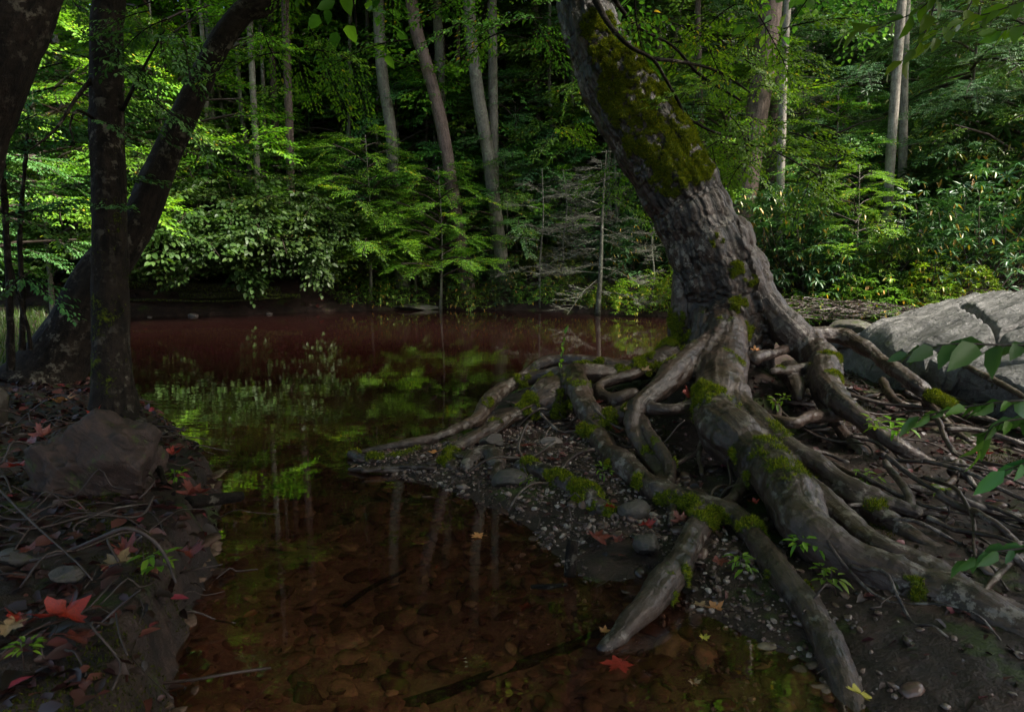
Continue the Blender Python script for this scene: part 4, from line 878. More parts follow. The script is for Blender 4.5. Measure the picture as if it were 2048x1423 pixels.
# bushes along the far bank: (px, dy behind the bank line, kind, scale, label)
B_ = [
 (265, .9, 'hazel_a', .85, 'broad leaved hazel shrub right of the dark upright trunk'), (370, .6, 'hazel_b', .95, 'hazel shrub hanging over the stream under the leaning trunk'), (470, .8, 'hazel_a', .95, 'largest hazel shrub over the red water'),
 (560, .7, 'hazel_b', .85, 'hazel shrub with leaves trailing down to the bank'), (660, .8, 'hazel_a', .8, 'hazel shrub at the middle of the left bank'), (420, 2.4, 'hazel_a', 1.15, 'second row hazel shrub under the pale slender tree'),
 (560, 2.6, 'hazel_b', 1.1, 'second row hazel shrub in half shade'), (150, 1.5, 'sapling_a', .8, 'green bush seen left of the dark upright trunk'), (60, 2.4, 'sapling_a', .9, 'green bush low at the left edge'), (300, 2.8, 'sapling_b', 1.1, 'lime bush behind the hazels left'),
 (740, .7, 'sapling_b', .72, 'fine leaved lime bush reaching over the bank'), (830, .9, 'sapling_b', .62, 'fine leaved yellow green bush over the dark undercut'), (690, 2.2, 'sapling_a', .9, 'leafy bush behind the fine lime bush'),
 (800, 2.6, 'sapling_a', .75, 'leafy bush in the middle ground shade'), (900, .7, 'rhodo_a', .62, 'dark rhododendron above the far rock'), (975, 1.2, 'rhodo_a', .7, 'dark green rhododendron left of the dead branches'),
 (860, 1.7, 'rhodo_b', .65, 'blue green rhododendron behind the lime bush'), (1060, 1.0, 'rhodo_yellow', .62, 'yellowish rhododendron under the dead grey branches'), (1130, 1.3, 'rhodo_yellow', .6, 'yellowish rhododendron left of the thin pale snag'),
 (1000, 2.6, 'rhodo_b', .8, 'shaded rhododendron behind the dead branches'), (1250, 1.1, 'rhodo_a', .72, 'grey green rhododendron right of the thin pale snag'), (1300, 2.0, 'rhodo_b', .8, 'rhododendron behind the leaning trunk on its left'),
 (1290, .3, 'low_shrub', .62, 'bright green low shrub at the waterline left of the big trunk'), (1215, .35, 'low_shrub', .4, 'small bright shrub beside the snag foot'), (1165, .4, 'low_dark', .35, 'small mossy green plant clump on the bank'),
 (1520, .9, 'rhodo_b', .80, 'large shining rhododendron just right of the big trunk'), (1600, .9, 'rhodo_b', .82, 'large rhododendron with yellow old leaves right of the trunk'), (1530, 2.3, 'rhodo_a', 1.0, 'taller rhododendron under the thick brown tree'),
 (1680, .8, 'rhodo_a', .6, 'smaller rhododendron above the rock edge'), (1800, 1.0, 'rhodo_yellow', .75, 'yellow green rhododendron at the foot of the spotted trees'), (1760, .3, 'low_dark', .7, 'low leafy plants behind the small flat rock'),
 (1860, .4, 'low_dark', .8, 'low leafy plants behind the big slab'), (1960, .6, 'low_shrub', .7, 'small leaved shrub above the slab at the right'), (1900, 1.5, 'rhodo_a', .85, 'dark rhododendron behind the slab'), (2020, 1.5, 'rhodo_b', .9, 'dense rhododendron at the right edge'),
 (1980, 3.2, 'rhodo_b', 1.3, 'tall dark rhododendron thicket at right'), (1880, 4.4, 'rhodo_b', 1.35, 'tall rhododendron right of the spotted trees'), (2080, 4.8, 'rhodo_b', 1.5, 'highest rhododendron at the right edge'),
 (2000, 6.5, 'rhodo_b', 1.7, 'rhododendron crowning the right slope'), (1640, 4.6, 'rhodo_a', .9, 'small rhododendron on the dark slope'), (1700, 6.0, 'rhodo_a', 1.0, 'rhododendron high on the dark slope'), (1600, .1, 'low_shrub', .45, 'bright low plants at the water behind the right buttress root'), (1450, 1.3, 'rhodo_a', .9, 'rhododendron hidden behind the big trunk'),
 (1690, .15, 'low_dark', .5, 'dark leafy clump between the buttress root and the slab'), (940, 3.9, 'sapling_a', .9, 'shaded leafy bush under the twin trunks'), (760, 4.6, 'sapling_a', 1.0, 'leafy bush under the forked grey tree'), (500, 5.0, 'sapling_a', 1.2, 'leafy bush deep behind the hazels'),
 (930, .25, 'low_dark', .6, 'dark low plants hanging over the undercut bank'), (800, .3, 'low_dark', .55, 'low plants in shade behind the far slab'), (1010, .35, 'rhodo_a', .42, 'small rhododendron just above the water in the middle'), (1090, .4, 'low_dark', .5, 'small mossy plants above the water under the yellowish rhododendrons'), (1140, .5, 'rhodo_yellow', .4, 'small yellow green rhododendron by the snag foot'), (720, .35, 'low_dark', .55, 'trailing dark plants on the bank left of the far slab'), (1340, .5, 'low_shrub', .6, 'bright low shrub right behind the trunk base'), (650, 1.6, 'sapling_b', .95, 'tall lime bush above the hazels'), (760, 1.8, 'sapling_b', 1.05, 'rounded lime bush in the middle of the far bank'), (870, 1.9, 'sapling_b', .95, 'yellow green bush beside the rounded lime bush'), (930, 2.3, 'sapling_b', .8, 'lime bush at the edge of the dark gap'),
 (1120, 3.6, 'rhodo_a', .9, 'rhododendron in shade above the dead branches'), (1230, 4.2, 'sapling_a', .9, 'leafy bush high behind the thin pale snag'),
]
for px, dy, k, sc, lab in B_:
    x = (px - 1024) / FPX * 11; y = float(yfar(x)) + dy; x = (px - 1024) / FPX * y * CP
    y = float(yfar(x)) + dy
    plant(k, {'h': 'hazel_shrub', 's': 'leafy_bush', 'r': 'rhododendron', 'l': 'low_shrub'}[k[0]], 'shrub', lab, x, y, sc, z=gz(x, y) + (.38 if k[0] == 'h' and dy < 1.5 else .3 if k == 'sapling_b' and dy < 1 else -.04))
# fill bushes on the slope
for i in range(64):
    px = rg.uniform(-200, 2250); Yd = rg.uniform(15, 25); x, y = spot(px, Yd)
    kb = ['sapling_a', 'rhodo_b', 'sapling_b', 'sapling_b'][rg.integers(4)]; wz, wd_ = where(px, Yd)
    plant(kb, 'slope_bush', 'shrub', '%s bush %s, %s' % ({'sapling_a': 'mid green', 'rhodo_b': 'dark glossy', 'sapling_b': 'lime green'}[kb], wz, wd_), x, y, rg.uniform(1.0, 1.6), group='bushes on the shaded far slope')
# dead hemlocks
for i, (px, Yd, sc, lab) in enumerate([(1196, 11.9, .95, 'thin pale snag with dead grey twigs left of the big trunk'), (1080, 12.6, .85, 'bare grey twiggy dead hemlock branches in the middle'), (1130, 13.2, .7, 'dead lichen grey hemlock twigs below the blue green hemlock'), (1300, 11.8, .6, 'small dead grey snag close behind the big trunk'), (1590, 13.6, 1.25, 'dead twiggy snag reaching right from the pale thin tree')]):
    x, y = spot(px, Yd); zb = gz(x, y); e = empty('dead_snag', (x, y, zb - .05), rg.uniform(0, 6)); tag(e, lab, 'dead tree')
    link('trunk', trunk_mesh([[0, 0, 0, .045 if i == 0 else .02], [.07 * (-1) ** i, 0, 1.0 * sc, .036 if i == 0 else .018], [.02, .05, 2.0 * sc, .02 if i == 0 else .012], [.12 * (-1) ** i, .03, 3.0 * sc, .006]], 8, .1, i, 1.2), M['dead_twig'], e)
    d_ = link('branches', DEAD[i % 2], M['dead_twig'], e); d_.scale = (sc,) * 3
print('forest', time.time() - T0)
# ------------------------------------------------------------------ rocks
def ico(sub):
    import bmesh
    bm = bmesh.new(); bmesh.ops.create_icosphere(bm, subdivisions=sub, radius=1.0)
    V = np.array([v.co[:] for v in bm.verts]); F = np.array([[v.index for v in f.verts] for f in bm.faces]); bm.free(); return V, F
ICO = {k: ico(k) for k in (1, 2, 3, 5, 6)}
def rock_verts(sub, seed, size, rough=.35, facet=9):
    V, F = ICO[sub]; rg = np.random.default_rng(seed); d = V.copy(); r = np.ones(len(V)) * 1.15
    for _ in range(facet):          # planes shave the ball into facets
        nn = rg.normal(0, 1, 3); nn /= np.linalg.norm(nn); c = rg.uniform(.55, .95); q = d @ nn
        r = np.minimum(r, np.where(q > .05, c / np.maximum(q, .05), 9))
    r = r * (1 + rough * .35 * fbm(d * 1.7 + seed, 3, seed) + rough * .12 * fbm(d * 6 + seed, 4, seed + 3))
    return d * r[:, None] * np.array(size), F
def rock(name, label, cat, px, py, z, wpx, ratio=(1, .8, .6), mat='round_stone', seed=1, rz=0, sub=5, tilt=(0, 0), rough=.35, facet=9, sink=0, group=None):
    p = G(px, py, z); wdt = wid(wpx, math.hypot(p[1], CH - z)) / 2
    V, F = rock_verts(sub, seed, np.array(ratio) * wdt, rough, facet)
    o = link(name, mesh(name, V, F), M[mat]); o.location = p - [0, 0, sink]; o.rotation_euler = (tilt[0], tilt[1], rz); tag(o, label, cat, group)
    return o
rock('bank_boulder', 'brown boulder with dark moss patches below the upright dark trunk', 'boulder', 205, 965, .25, 262, (1.05, .8, .95), 'bank_rock', 17, .3, 6, (.25, .65), 1.1, 12, .05)
rock('boulder', 'grey green boulder standing at the left edge of the photo', 'boulder', -8, 830, .3, 70, (.8, .8, 1.6), 'round_stone', 5, 0, 5)
rock('stone', 'dull grey stone among litter near the lower left edge', 'stone', 30, 1115, .27, 60, (1, .8, .55), 'round_stone', 8)
rock('stone', 'small purplish stone in the litter under the arched twig', 'stone', 132, 1150, .27, 56, (1, .7, .55), 'round_stone', 9)
rock('stone', 'round mossy stone under the short mossy root', 'stone', 1020, 962, .05, 62, (1, .8, .72), 'round_stone', 21, rough=.2, facet=3)
rock('stone', 'smooth flat oval stone on the gravel', 'stone', 1102, 884, .09, 40, (1, .6, .5), 'light_rock', 22, rough=.15, facet=3)
rock('stone', 'grey block of stone behind the red leaves on the gravel', 'stone', 985, 882, .07, 48, (1, .6, .6), 'round_stone', 23, .4)
rock('stone', 'small pale pointed stone on the gravel beside the curled root', 'stone', 945, 908, .07, 20, (1, .7, .9), 'light_rock', 24, .4, 3)
rock('stone', 'dark boulder stone beside the short mossy root', 'stone', 1268, 1020, .07, 66, (1, .8, .6), 'round_stone', 25, .8)
rock('stone', 'greenish stone below the dark boulder stone', 'stone', 1292, 1085, .06, 60, (1, .8, .6), 'round_stone', 26, 1.8)
rock('stone', 'large olive stone lying under the shallow water', 'stone', 1165, 1232, -.07, 110, (1, .7, .25), 'bank_rock', 27, .3, rough=.2, facet=5)
rock('stone', 'flat reddish stone under the water', 'stone', 860, 1205, -.16, 90, (1, .7, .25), 'bank_rock', 28, .9)
rock('stone', 'flat brown stone under the water left of the red one', 'stone', 765, 1195, -.17, 90, (1, .6, .3), 'bank_rock', 29, 2)
rock('far_slab', 'low mossy slab on the far waterline under the lime bushes', 'rock', 835, 614, .03, 90, (1, .8, .16), 'far_rock', 30, .1)
for i, (px, py, wp, lb) in enumerate([(683, 620, 16, 'pale pointed stone at the far waterline'), (748, 617, 18, 'reddish stone on the far waterline'), (795, 616, 14, 'purplish stone touching the mossy far slab'), (620, 622, 22, 'pale stone at the far waterline below the hazels'), (1055, 598, 14, 'small pink stone on the far bank'),
                                      (540, 628, 30, 'flat pale stone at the far waterline'), (385, 632, 36, 'flat whitish stone shining at the far waterline'), (300, 634, 18, 'small pale stone near the upright trunk at the far waterline')]):
    rock('far_stone', lb, 'stone', px, py, .0, wp * .7, (1, .7, .4), 'light_rock', 40 + i, i, 3)
# the big slab on the right
LIP = [(1655, 676, .34), (1720, 676, .38), (1790, 700, .40), (1870, 722, .40), (1960, 745, .39), (2060, 772, .38), (2250, 830, .35), (2500, 900, .3)]
RID = [(1668, 668, .36), (1725, 662, .40), (1762, 640, .50), (1850, 613, .62), (1945, 592, .74), (2050, 592, .78), (2250, 590, .85), (2500, 600, .8)]
lip = np.array([G(*p) for p in LIP]); rid = np.array([G(*p) for p in RID])
def along(A, n): s = np.linspace(0, len(A) - 1, n); return np.stack([np.interp(s, range(len(A)), A[:, k]) for k in range(3)], 1)
nu, nv = 420, 260; A_, B_2 = along(lip, nu), along(rid, nu)
v_ = np.linspace(0, 1, nv)[None, :, None]; S_ = A_[:, None] * (1 - v_) + B_2[:, None] * v_
S_[:, :, 2] += .10 * np.sin(v_[:, :, 0] * np.pi) * .6
fl = S_.reshape(-1, 3); e1 = fbm(fl * np.array([1.1, 1.6, 1]), 3, 301); st_ = fbm(fl * np.array([1.6, 4.0, 6]), 4, 303)
cr = np.minimum(np.abs(e1), np.abs(fbm(fl * np.array([.9, .7, 1]) + 5, 2, 305)))
for cl in [[(1925, 588), (1975, 615), (2000, 650), (2035, 655)], [(1990, 650), (2010, 690), (2048, 720)], [(1735, 655), (1800, 682), (1880, 702), (1960, 728)], [(1800, 640), (1880, 655), (1970, 648), (2100, 640)], [(1690, 668), (1760, 662), (1830, 676), (1900, 690)], [(1850, 618), (1900, 640), (1925, 665), (1990, 690)], [(2048, 600), (2150, 640), (2300, 640)], [(1960, 730), (2050, 745), (2200, 760)]]:
    cl = [G(a, b, .40 + .38 * np.clip((735 - b) / 140, 0, 1)) for a, b in cl]
    dd = np.full(len(fl), 9.0)
    for p_, q_ in zip(cl[:-1], cl[1:]):
        ee = (q_ - p_)[:2]; tt = np.clip(((fl[:, 0] - p_[0]) * ee[0] + (fl[:, 1] - p_[1]) * ee[1]) / (ee @ ee), 0, 1); dd = np.minimum(dd, np.hypot(fl[:, 0] - p_[0] - tt * ee[0], fl[:, 1] - p_[1] - tt * ee[1]))
    dd = dd + .02 * fbm(fl * 9, 2, 311); fl[:, 2] -= .07 * np.exp(-(dd / .022) ** 2); fl[:, 2] += .012 * np.exp(-(dd / .25) ** 2) * np.tanh((fl[:, 1] - cl[0][1]) * 6)
fl[:, 2] += .05 * e1 + .045 * (.5 - np.abs(fbm(fl * np.array([1.6, 4.2, 0]), 4, 303)) * 2) + .010 * fbm(fl * np.array([7, 15, 0]), 4, 309) + .02 * np.abs(fbm(fl * np.array([2.2, 6, 0]), 3, 315))
S_ = fl.reshape(nu, nv, 3)
def ring_(off, dz): q = S_[:, 0].copy(); q[:, 1] += off; q[:, 2] = q[:, 2] * 0 + dz if dz < .2 else q[:, 2] - .0; return q
f0 = S_[:, 0].copy(); f1 = f0 + [0, .02, -.09]; f2 = f0 + [0, .35, -.16]; f3 = f0 + [0, .6, 0]; f3[:, 2] = -.1
b1 = S_[:, -1] + [0, .15, -.2]; b2 = b1.copy(); b2[:, 2] = -.3; b2[:, 1] += .2
full = np.concatenate([f3[:, None], f2[:, None], f1[:, None], S_, b1[:, None], b2[:, None]], 1); nu, nv2 = full.shape[:2]
ii = (np.arange(nu - 1)[:, None] * nv2 + np.arange(nv2 - 1)[None]).ravel()
o_ = link('rock_slab', mesh('rock_slab', full.reshape(-1, 3), np.stack([ii, ii + nv2, ii + nv2 + 1, ii + 1], 1)), M['slab_rock']); tag(o_, 'big grey cracked rock slab sloping up behind the roots at the right', 'rock')
rock('flat_rock', 'mossy flat rock between the buttress root and the big slab', 'rock', 1690, 660, .42, 95, (1, .9, .35), 'far_rock', 51, .1, tilt=(0, -.15))

# ------------------------------------------------------------------ the trees on the left bank
def bank_tree(name, label, pts, ns=20, seed=0, crown=None, mat='dark_bark', flare=1.0, moss=0.0, lump=.14):
    q = spline(pts, .05 if len(pts) < 20 else .1); b = q[0, :3].copy()
    q[:, 3] *= 1 + (flare - 1) * np.exp(-np.linalg.norm(q[:, :3] - q[0, :3], axis=1) / .12)
    V, F, gs = tube(q, ns, lump, seed)
    nn = fbm(V * 6, 3, seed + 5); mk_ = np.clip(moss * (.5 + 1.4 * nn), 0, 1)
    V = V + .006 * fbm(V * 30, 3, seed)[:, None]
    e = empty(name, b); tag(e, label, 'tree'); link('trunk', MB().add(V - b, F, gs=gs, moss=mk_).build('trunk'), M[mat], e)
    return e, b
up_t, ub = bank_tree('upright_tree', 'dark upright trunk with green lichen standing behind the brown boulder on the left bank',
    RY([(232, 850, 3.5, 100), (228, 800, 3.52, 84), (224, 740, 3.55, 72), (221, 600, 3.6, 66), (219, 450, 3.62, 62), (214, 250, 3.65, 60), (213, 60, 3.7, 57), (213, -120, 3.75, 56)]) + [[-2.1, 3.9, 5.2, .06], [-2.0, 4.0, 7.5, .03]], 28, 3, flare=1.15, moss=.42)
le_t, lb_ = bank_tree('dark_leaning_tree', 'dark spotted trunk leaning right behind the upright trunk on the left bank',
    RY([(70, 790, 4.6, 150), (105, 735, 4.7, 128), (150, 655, 4.75, 104), (205, 545, 4.8, 86), (274, 450, 4.85, 64), (315, 350, 4.9, 58), (360, 250, 4.93, 52), (402, 160, 4.97, 46), (440, 85, 5.0, 44), (486, 25, 5.05, 42), (560, -45, 5.15, 40)]) + [[-1.2, 5.5, 4.6, .08], [-.7, 5.8, 6.5, .04]], 24, 4, flare=1.1)
ed_t, eb_ = bank_tree('edge_tree', 'very dark leaning trunk crossing the top left corner',
    [[-2.7, 2.6, .3, .13], [-2.5, 2.62, .9, .11]] + RY([(-110, 420, 2.6, 130), (-60, 250, 2.6, 130), (-5, 100, 2.6, 125), (60, -60, 2.65, 120), (120, -260, 2.7, 110)]) + [[-1.2, 3.0, 4.6, .06], [-.9, 3.1, 6.0, .03]], 22, 6)
# surface roots of the upright tree
for pts, lb in [([(245, 835, .32, 34), (300, 855, .27, 26), (350, 880, .2, 22), (392, 892, .12, 16)], None), ([(250, 845, .3, 26), (290, 880, .28, 18), (315, 930, .27, 14), (330, 965, .26, 10)], None), ([(240, 850, .3, 20), (215, 862, .3, 14), (160, 858, .29, 10)], None), ([(262, 850, .27, 22), (330, 905, .22, 22), (385, 920, .1, 20)], None)]:
    V, F, gs = tube(spline(RZ(pts), .03), 10, .2, 4); link('root', MB().add(V - ub, F, gs=gs, moss=.25).build('root'), M['dark_bark'], up_t)
# thin dark saplings at the far left
for i, (pts, lb) in enumerate([([(22, 740, 4.3, 16), (18, 560, 4.3, 13), (8, 380, 4.3, 11), (2, 200, 4.3, 9), (0, 0, 4.3, 7)], 'thin black stem at the very left edge'), ([(44, 700, 4.5, 13), (46, 600, 4.5, 10), (40, 470, 4.5, 9), (50, 330, 4.5, 7), (60, 200, 4.5, 5)], 'thin black stem right of the edge stem'), ([(62, 700, 4.4, 8), (52, 640, 4.4, 7), (36, 590, 4.4, 6), (20, 520, 4.4, 5)], 'short crooked stem beside the thin black stems')]):
    e, b = bank_tree('thin_sapling', lb, RY(pts), 8, 60 + i)
    if i < 2:
        rgx = np.random.default_rng(70 + i); pl = []
        for j in range(16):
            t = P(rgx.uniform(-60, 170), rgx.uniform(90, 560), 4.3 + rgx.uniform(-.3, .3)) - b; pl.append((*t, rgx.uniform(0, 6.28), rgx.normal(-.1, .3), .42))
        lv, wd = assemble(pl, SP_MID, rgx); link('foliage', leaf_mesh(lv, 'foliage'), M['leaf_deep'], e); link('twigs', bars(wd).build('twigs'), M['dark_bark'], e)

# ------------------------------------------------------------------ leaves that hang in view, as part of each tree's crown
def hang(parent, spots_, protos, sc, lm, seed, nj=1, jit=.1, pitch=-.35, tm='dark_bark', az=None):
    rgx = np.random.default_rng(seed); base = np.array(parent.location); pl = []
    for px, py, Yd in spots_:
        for _ in range(nj):
            t = P(px, py, Yd) + rgx.normal(0, jit, 3); pl.append((*(t - base), (rgx.uniform(0, 6.28) if az is None else az + rgx.normal(0, .7)), pitch + rgx.normal(0, .25), sc * rgx.uniform(.75, 1.2)))
    lv, wd = assemble(pl, protos, rgx)
    link('crown_spray', leaf_mesh(lv, 'crown_spray'), M[lm], parent); link('twigs', bars(wd).build('twigs'), M[tm], parent)['kind'] = 'stuff'
def limbs(parent, lines_, mat='dark_bark'):
    base = np.array(parent.location)
    for pts in lines_:
        V, F, gs = tube(spline(RY(pts), .06), 8, .12, len(pts)); link('branch', MB().add(V - base, F, gs=gs, moss=0.0).build('branch'), M[mat], parent)
limbs(tree, [[(1190, 0, 4.9, 13), (1222, 55, 4.75, 10), (1262, 95, 4.7, 8), (1305, 118, 4.75, 7), (1335, 165, 4.8, 6), (1362, 215, 4.85, 6), (1374, 262, 4.9, 4)],
             [(1215, -20, 5.0, 9), (1270, 50, 5.1, 7), (1345, 92, 5.2, 5), (1400, 150, 5.3, 6), (1480, 200, 5.4, 4)],
             [(1306, 118, 4.75, 8), (1370, 125, 4.95, 6), (1440, 145, 5.15, 5), (1500, 185, 5.3, 3)],
             [(1374, 236, 4.88, 6), (1430, 265, 5.0, 5), (1500, 280, 5.1, 4), (1560, 308, 5.2, 3), (1640, 352, 5.3, 2.5)]])
hs = [(px, py, 5.4 + .5 * math.sin(px)) for px, py in [(1300, 20), (1350, 30), (1400, 20), (1450, 40), (1500, 30), (1340, 80), (1390, 100), (1440, 90), (1490, 100), (1540, 80), (1380, 160), (1420, 170), (1470, 160), (1520, 150), (1400, 220), (1440, 215), (1490, 220), (1540, 210), (1560, 170),
      (1430, 260), (1470, 265), (1510, 260), (1555, 255), (1450, 300), (1500, 300), (1530, 320), (1590, 330), (1620, 345), (1560, 300), (1420, 300), (1600, 20), (1580, 90)]]
hang(tree, hs, SP_MID, .42, 'leaf_lime', 81, 2, .13, -.3)
hl = [(px, py, 5.7) for px, py in [(1205, 230), (1180, 250), (1230, 275), (1250, 300), (1225, 330), (1250, 350), (1265, 380), (1190, 270), (1130, 265), (1100, 260), (1150, 150), (1180, 140), (1215, 350), (1270, 365), (1240, 385), (1160, 235)]]
hang(tree, hl, SP_MID, .28, 'leaf_lime', 82, 1, .06, -.5)
hang(tree, [(px, py, 4.6) for px, py in [(1020, -10), (1080, 0), (960, 10), (900, 0), (1120, 20), (1060, 30), (1260, -10), (840, -10), (780, 0), (990, 40), (930, 90), (960, 75)]], SP_MID, .42, 'leaf_mid', 83, 1, .08, -.3)
hang(le_t, [(px, py, 4.7) for px, py in [(560, -10), (600, 30), (620, 0), (590, 70), (640, 40), (560, 170), (600, 110), (570, 130), (620, 80), (360, 0), (330, 20)]], SP_MID, .36, 'leaf_lime', 84, 1, .08, -.3)
hang(up_t, [(px, py, 3.5) for px, py in [(310, 20), (280, -10), (340, 60), (250, 70), (330, 110), (270, 150), (160, 60), (140, 130), (110, 180), (270, 210), (300, 180), (130, 20), (250, 380), (90, 240)]], SP_MID, .30, 'leaf_deep', 85, 1, .07, -.3)
limbs(up_t, [[(190, 150, 3.65, 10), (150, 200, 3.5, 7), (110, 260, 3.4, 5), (60, 300, 3.3, 3)], [(245, 220, 3.65, 8), (290, 130, 3.5, 5), (330, 60, 3.4, 3)], [(190, 240, 3.6, 7), (155, 220, 3.5, 5), (140, 250, 3.45, 4), (150, 290, 3.4, 2)]])
# crowns above the frame that shade the near banks
def over_crown(parent, cx, cy, z0, z1, rad, n_, seed, lm='leaf_mid'):
    rgx = np.random.default_rng(seed); base = np.array(parent.location); pl = []
    for i in range(n_):
        a = rgx.uniform(0, 6.28); r = rad * math.sqrt(rgx.uniform(0, 1)); z = rgx.uniform(z0, z1)
        pl.append((cx + r * math.cos(a) - base[0], cy + r * math.sin(a) - base[1], z - base[2], a + rgx.normal(0, .6), rgx.normal(0, .2), rgx.uniform(.8, 1.2)))
    lv, wd = assemble(pl, SP_HIGH, rgx); link('crown', leaf_mesh(lv, 'crown'), M[lm], parent); link('limbs', bars([w_ for w_ in wd if w_[1] > .008]).build('limbs'), M['dark_bark'], parent)
over_crown(tree, 1.8, 3.4, 3.9, 7.0, 2.6, 70, 91)
over_crown(le_t, -1.2, 4.6, 4.6, 7.5, 2.2, 46, 92)
over_crown(up_t, -2.2, 3.2, 4.2, 7.0, 2.0, 40, 93)
over_crown(ed_t, -1.6, 1.2, 3.0, 6.0, 2.4, 60, 94)
SHADE = [(2.6, .2, 2.4, 60), (6.6, .4, 3.4, 70), (3.0, -1.4, 3.0, 64), (8.6, 4.6, 2.4, 14), (5.4, 3.2, 2.0, 14), (4.3, 1.9, 1.8, 20), (3.6, -.6, 1.8, 50), (2.9, 1.1, 1.3, 30), (-3.4, .8, 2.0, 44), (-.4, -2.0, 2.6, 44), (-5.5, 3.2, 2.6, 40), (-6.0, .0, 2.6, 36), (10.5, 1.5, 3.2, 44)]  # unseen trees added outside the frame to keep sun and sky off the foreground
for i, (x, y, r_, n_) in enumerate(SHADE):
    e = empty('added_shade_tree', (x, y, gz(x, y) - .1)); tag(e, 'unseen tree added for shade on the near bank, ' + ['behind the camera to the right', 'far right beside the camera', 'right of the rock slab', 'just right of the root tangle', 'close right of the front roots', 'right of the camera', 'behind the left bank', 'directly behind the camera', 'left beyond the left bank', 'far left beside the camera', 'farthest right', 'beyond all others', 'over the lower right roots'][i], 'tree', 'unseen trees added to shade the foreground')
    link('trunk', trunk_mesh([[0, 0, 0, .16], [.1, 0, 3, .14], [0, .1, 7, .1], [0, 0, 11, .03]], 12, .1, i), M['grey_bark'], e)
    over_crown(e, x, y, 3.6, 8.5, r_, int(n_), 100 + i)

# ------------------------------------------------------------------ near sprigs at the right edge and hanging branch top right
def sprig(name, label, pts, Yd, leaf, lm, n_leaf, seed, droop=.0, ratio=.48):
    rgx = np.random.default_rng(seed); q = spline(RY([(px, py, Yd + dy, 4) for px, py, dy in pts]), .01); b = q[0, :3].copy()
    e = empty(name, b); tag(e, label, 'branch')
    V, F, gs = tube(np.hstack([q[:, :3], np.linspace(.0035, .0012, len(q))[:, None]]), 6); link('stem', MB().add(V - b, F, gs=gs, moss=0.0).build('stem'), M['twig'], e)
    idx = np.linspace(len(q) * .12, len(q) - 1, n_leaf).astype(int); P_, D_, N_ = [], [], []
    for j, i in enumerate(idx):
        t_ = q[min(i + 3, len(q) - 1), :3] - q[max(i - 3, 0), :3]; t_ /= np.linalg.norm(t_); sd2 = np.cross(t_, [0, 0, 1]); sd2 /= np.linalg.norm(sd2)
        s_ = (1 if j % 2 else -1) if j < n_leaf - 1 else 0
        d = t_ * .7 + sd2 * s_ * .8 + np.array([0, 0, -.15 - droop + rgx.normal(0, .2)]); P_.append(q[i, :3] - b); D_.append(d); N_.append(np.array([0, -.35, 1]) + rgx.normal(0, .65, 3))
    l = leaf * rgx.uniform(.5, 1.25, n_leaf)
    link('leaves', leaf_mesh(LV(np.array(P_), np.array(D_), np.array(N_), l, l * ratio, rgx.uniform(.0, .8, n_leaf)), 'leaves', .28), M[lm], e)
for a in [('leafy_sprig', 'blurred green leafy sprig reaching in over the rock slab', [(2150, 690, 0), (2020, 690, 0), (1900, 688, .02), (1815, 706, .05)], 1.35, .08, 'leaf_deep', 15, 1, .1, .5),
          ('leafy_sprig', 'pointed green sprig reaching left over the dark hollow', [(2180, 800, 0), (2050, 800, 0), (1940, 812, .02), (1840, 832, .05)], 1.4, .075, 'leaf_mid', 20, 2, .15, .38),
          ('leafy_sprig', 'drooping green sprig below the pointed one at the right edge', [(2180, 800, .1), (2080, 830, .1), (1990, 850, .1), (1960, 900, .12)], 1.4, .07, 'leaf_mid', 14, 3, .3, .42),
          ('leafy_sprig', 'dark leafy sprig low at the right edge above the big roots', [(2160, 1090, 0), (2060, 1095, 0), (1980, 1105, .02), (1935, 1120, .05)], 1.3, .062, 'leaf_deep', 16, 4, .2, .45),
          ('leafy_sprig', 'small green leaves at the right edge between the two lower sprigs', [(2160, 900, .1), (2070, 920, .1), (2010, 940, .1)], 1.45, .08, 'leaf_deep', 9, 5, .2, .42)]: sprig(*a)
k_ = 0
for pts, lb in [([(1900, -60, 0), (1850, 10, 0), (1780, 45, .1), (1700, 60, .15)], 'yellow green leafy branch hanging in the top right, left spray'), ([(1880, -60, 0), (1860, 40, 0), (1820, 110, .05), (1770, 135, .1)], 'yellow green leafy branch hanging over the two spotted trunks'),
                ([(2100, -20, 0), (2000, 20, 0), (1930, 40, .1), (1860, 70, .1)], 'leafy branch hanging at the top right corner'), ([(2100, 30, .1), (2010, 60, .1), (1960, 55, .2)], 'short leafy branch under the corner branch'), ([(1960, -60, .3), (1940, 10, .3), (1900, 60, .3), (1850, 90, .3)], 'leafy twig between the top right branches')]:
    sprig('hanging_branch', lb, pts, 2.7, .09, 'leaf_lime', 13, 20 + k_, .15, .5); k_ += 1
sprig('water_seedling', 'small green seedling standing on the root hump before the water', [(1118, 745, 0), (1124, 715, 0), (1126, 690, 0), (1130, 668, 0)], 4.45, .075, 'leaf_lime', 7, 31, -.1, .42)

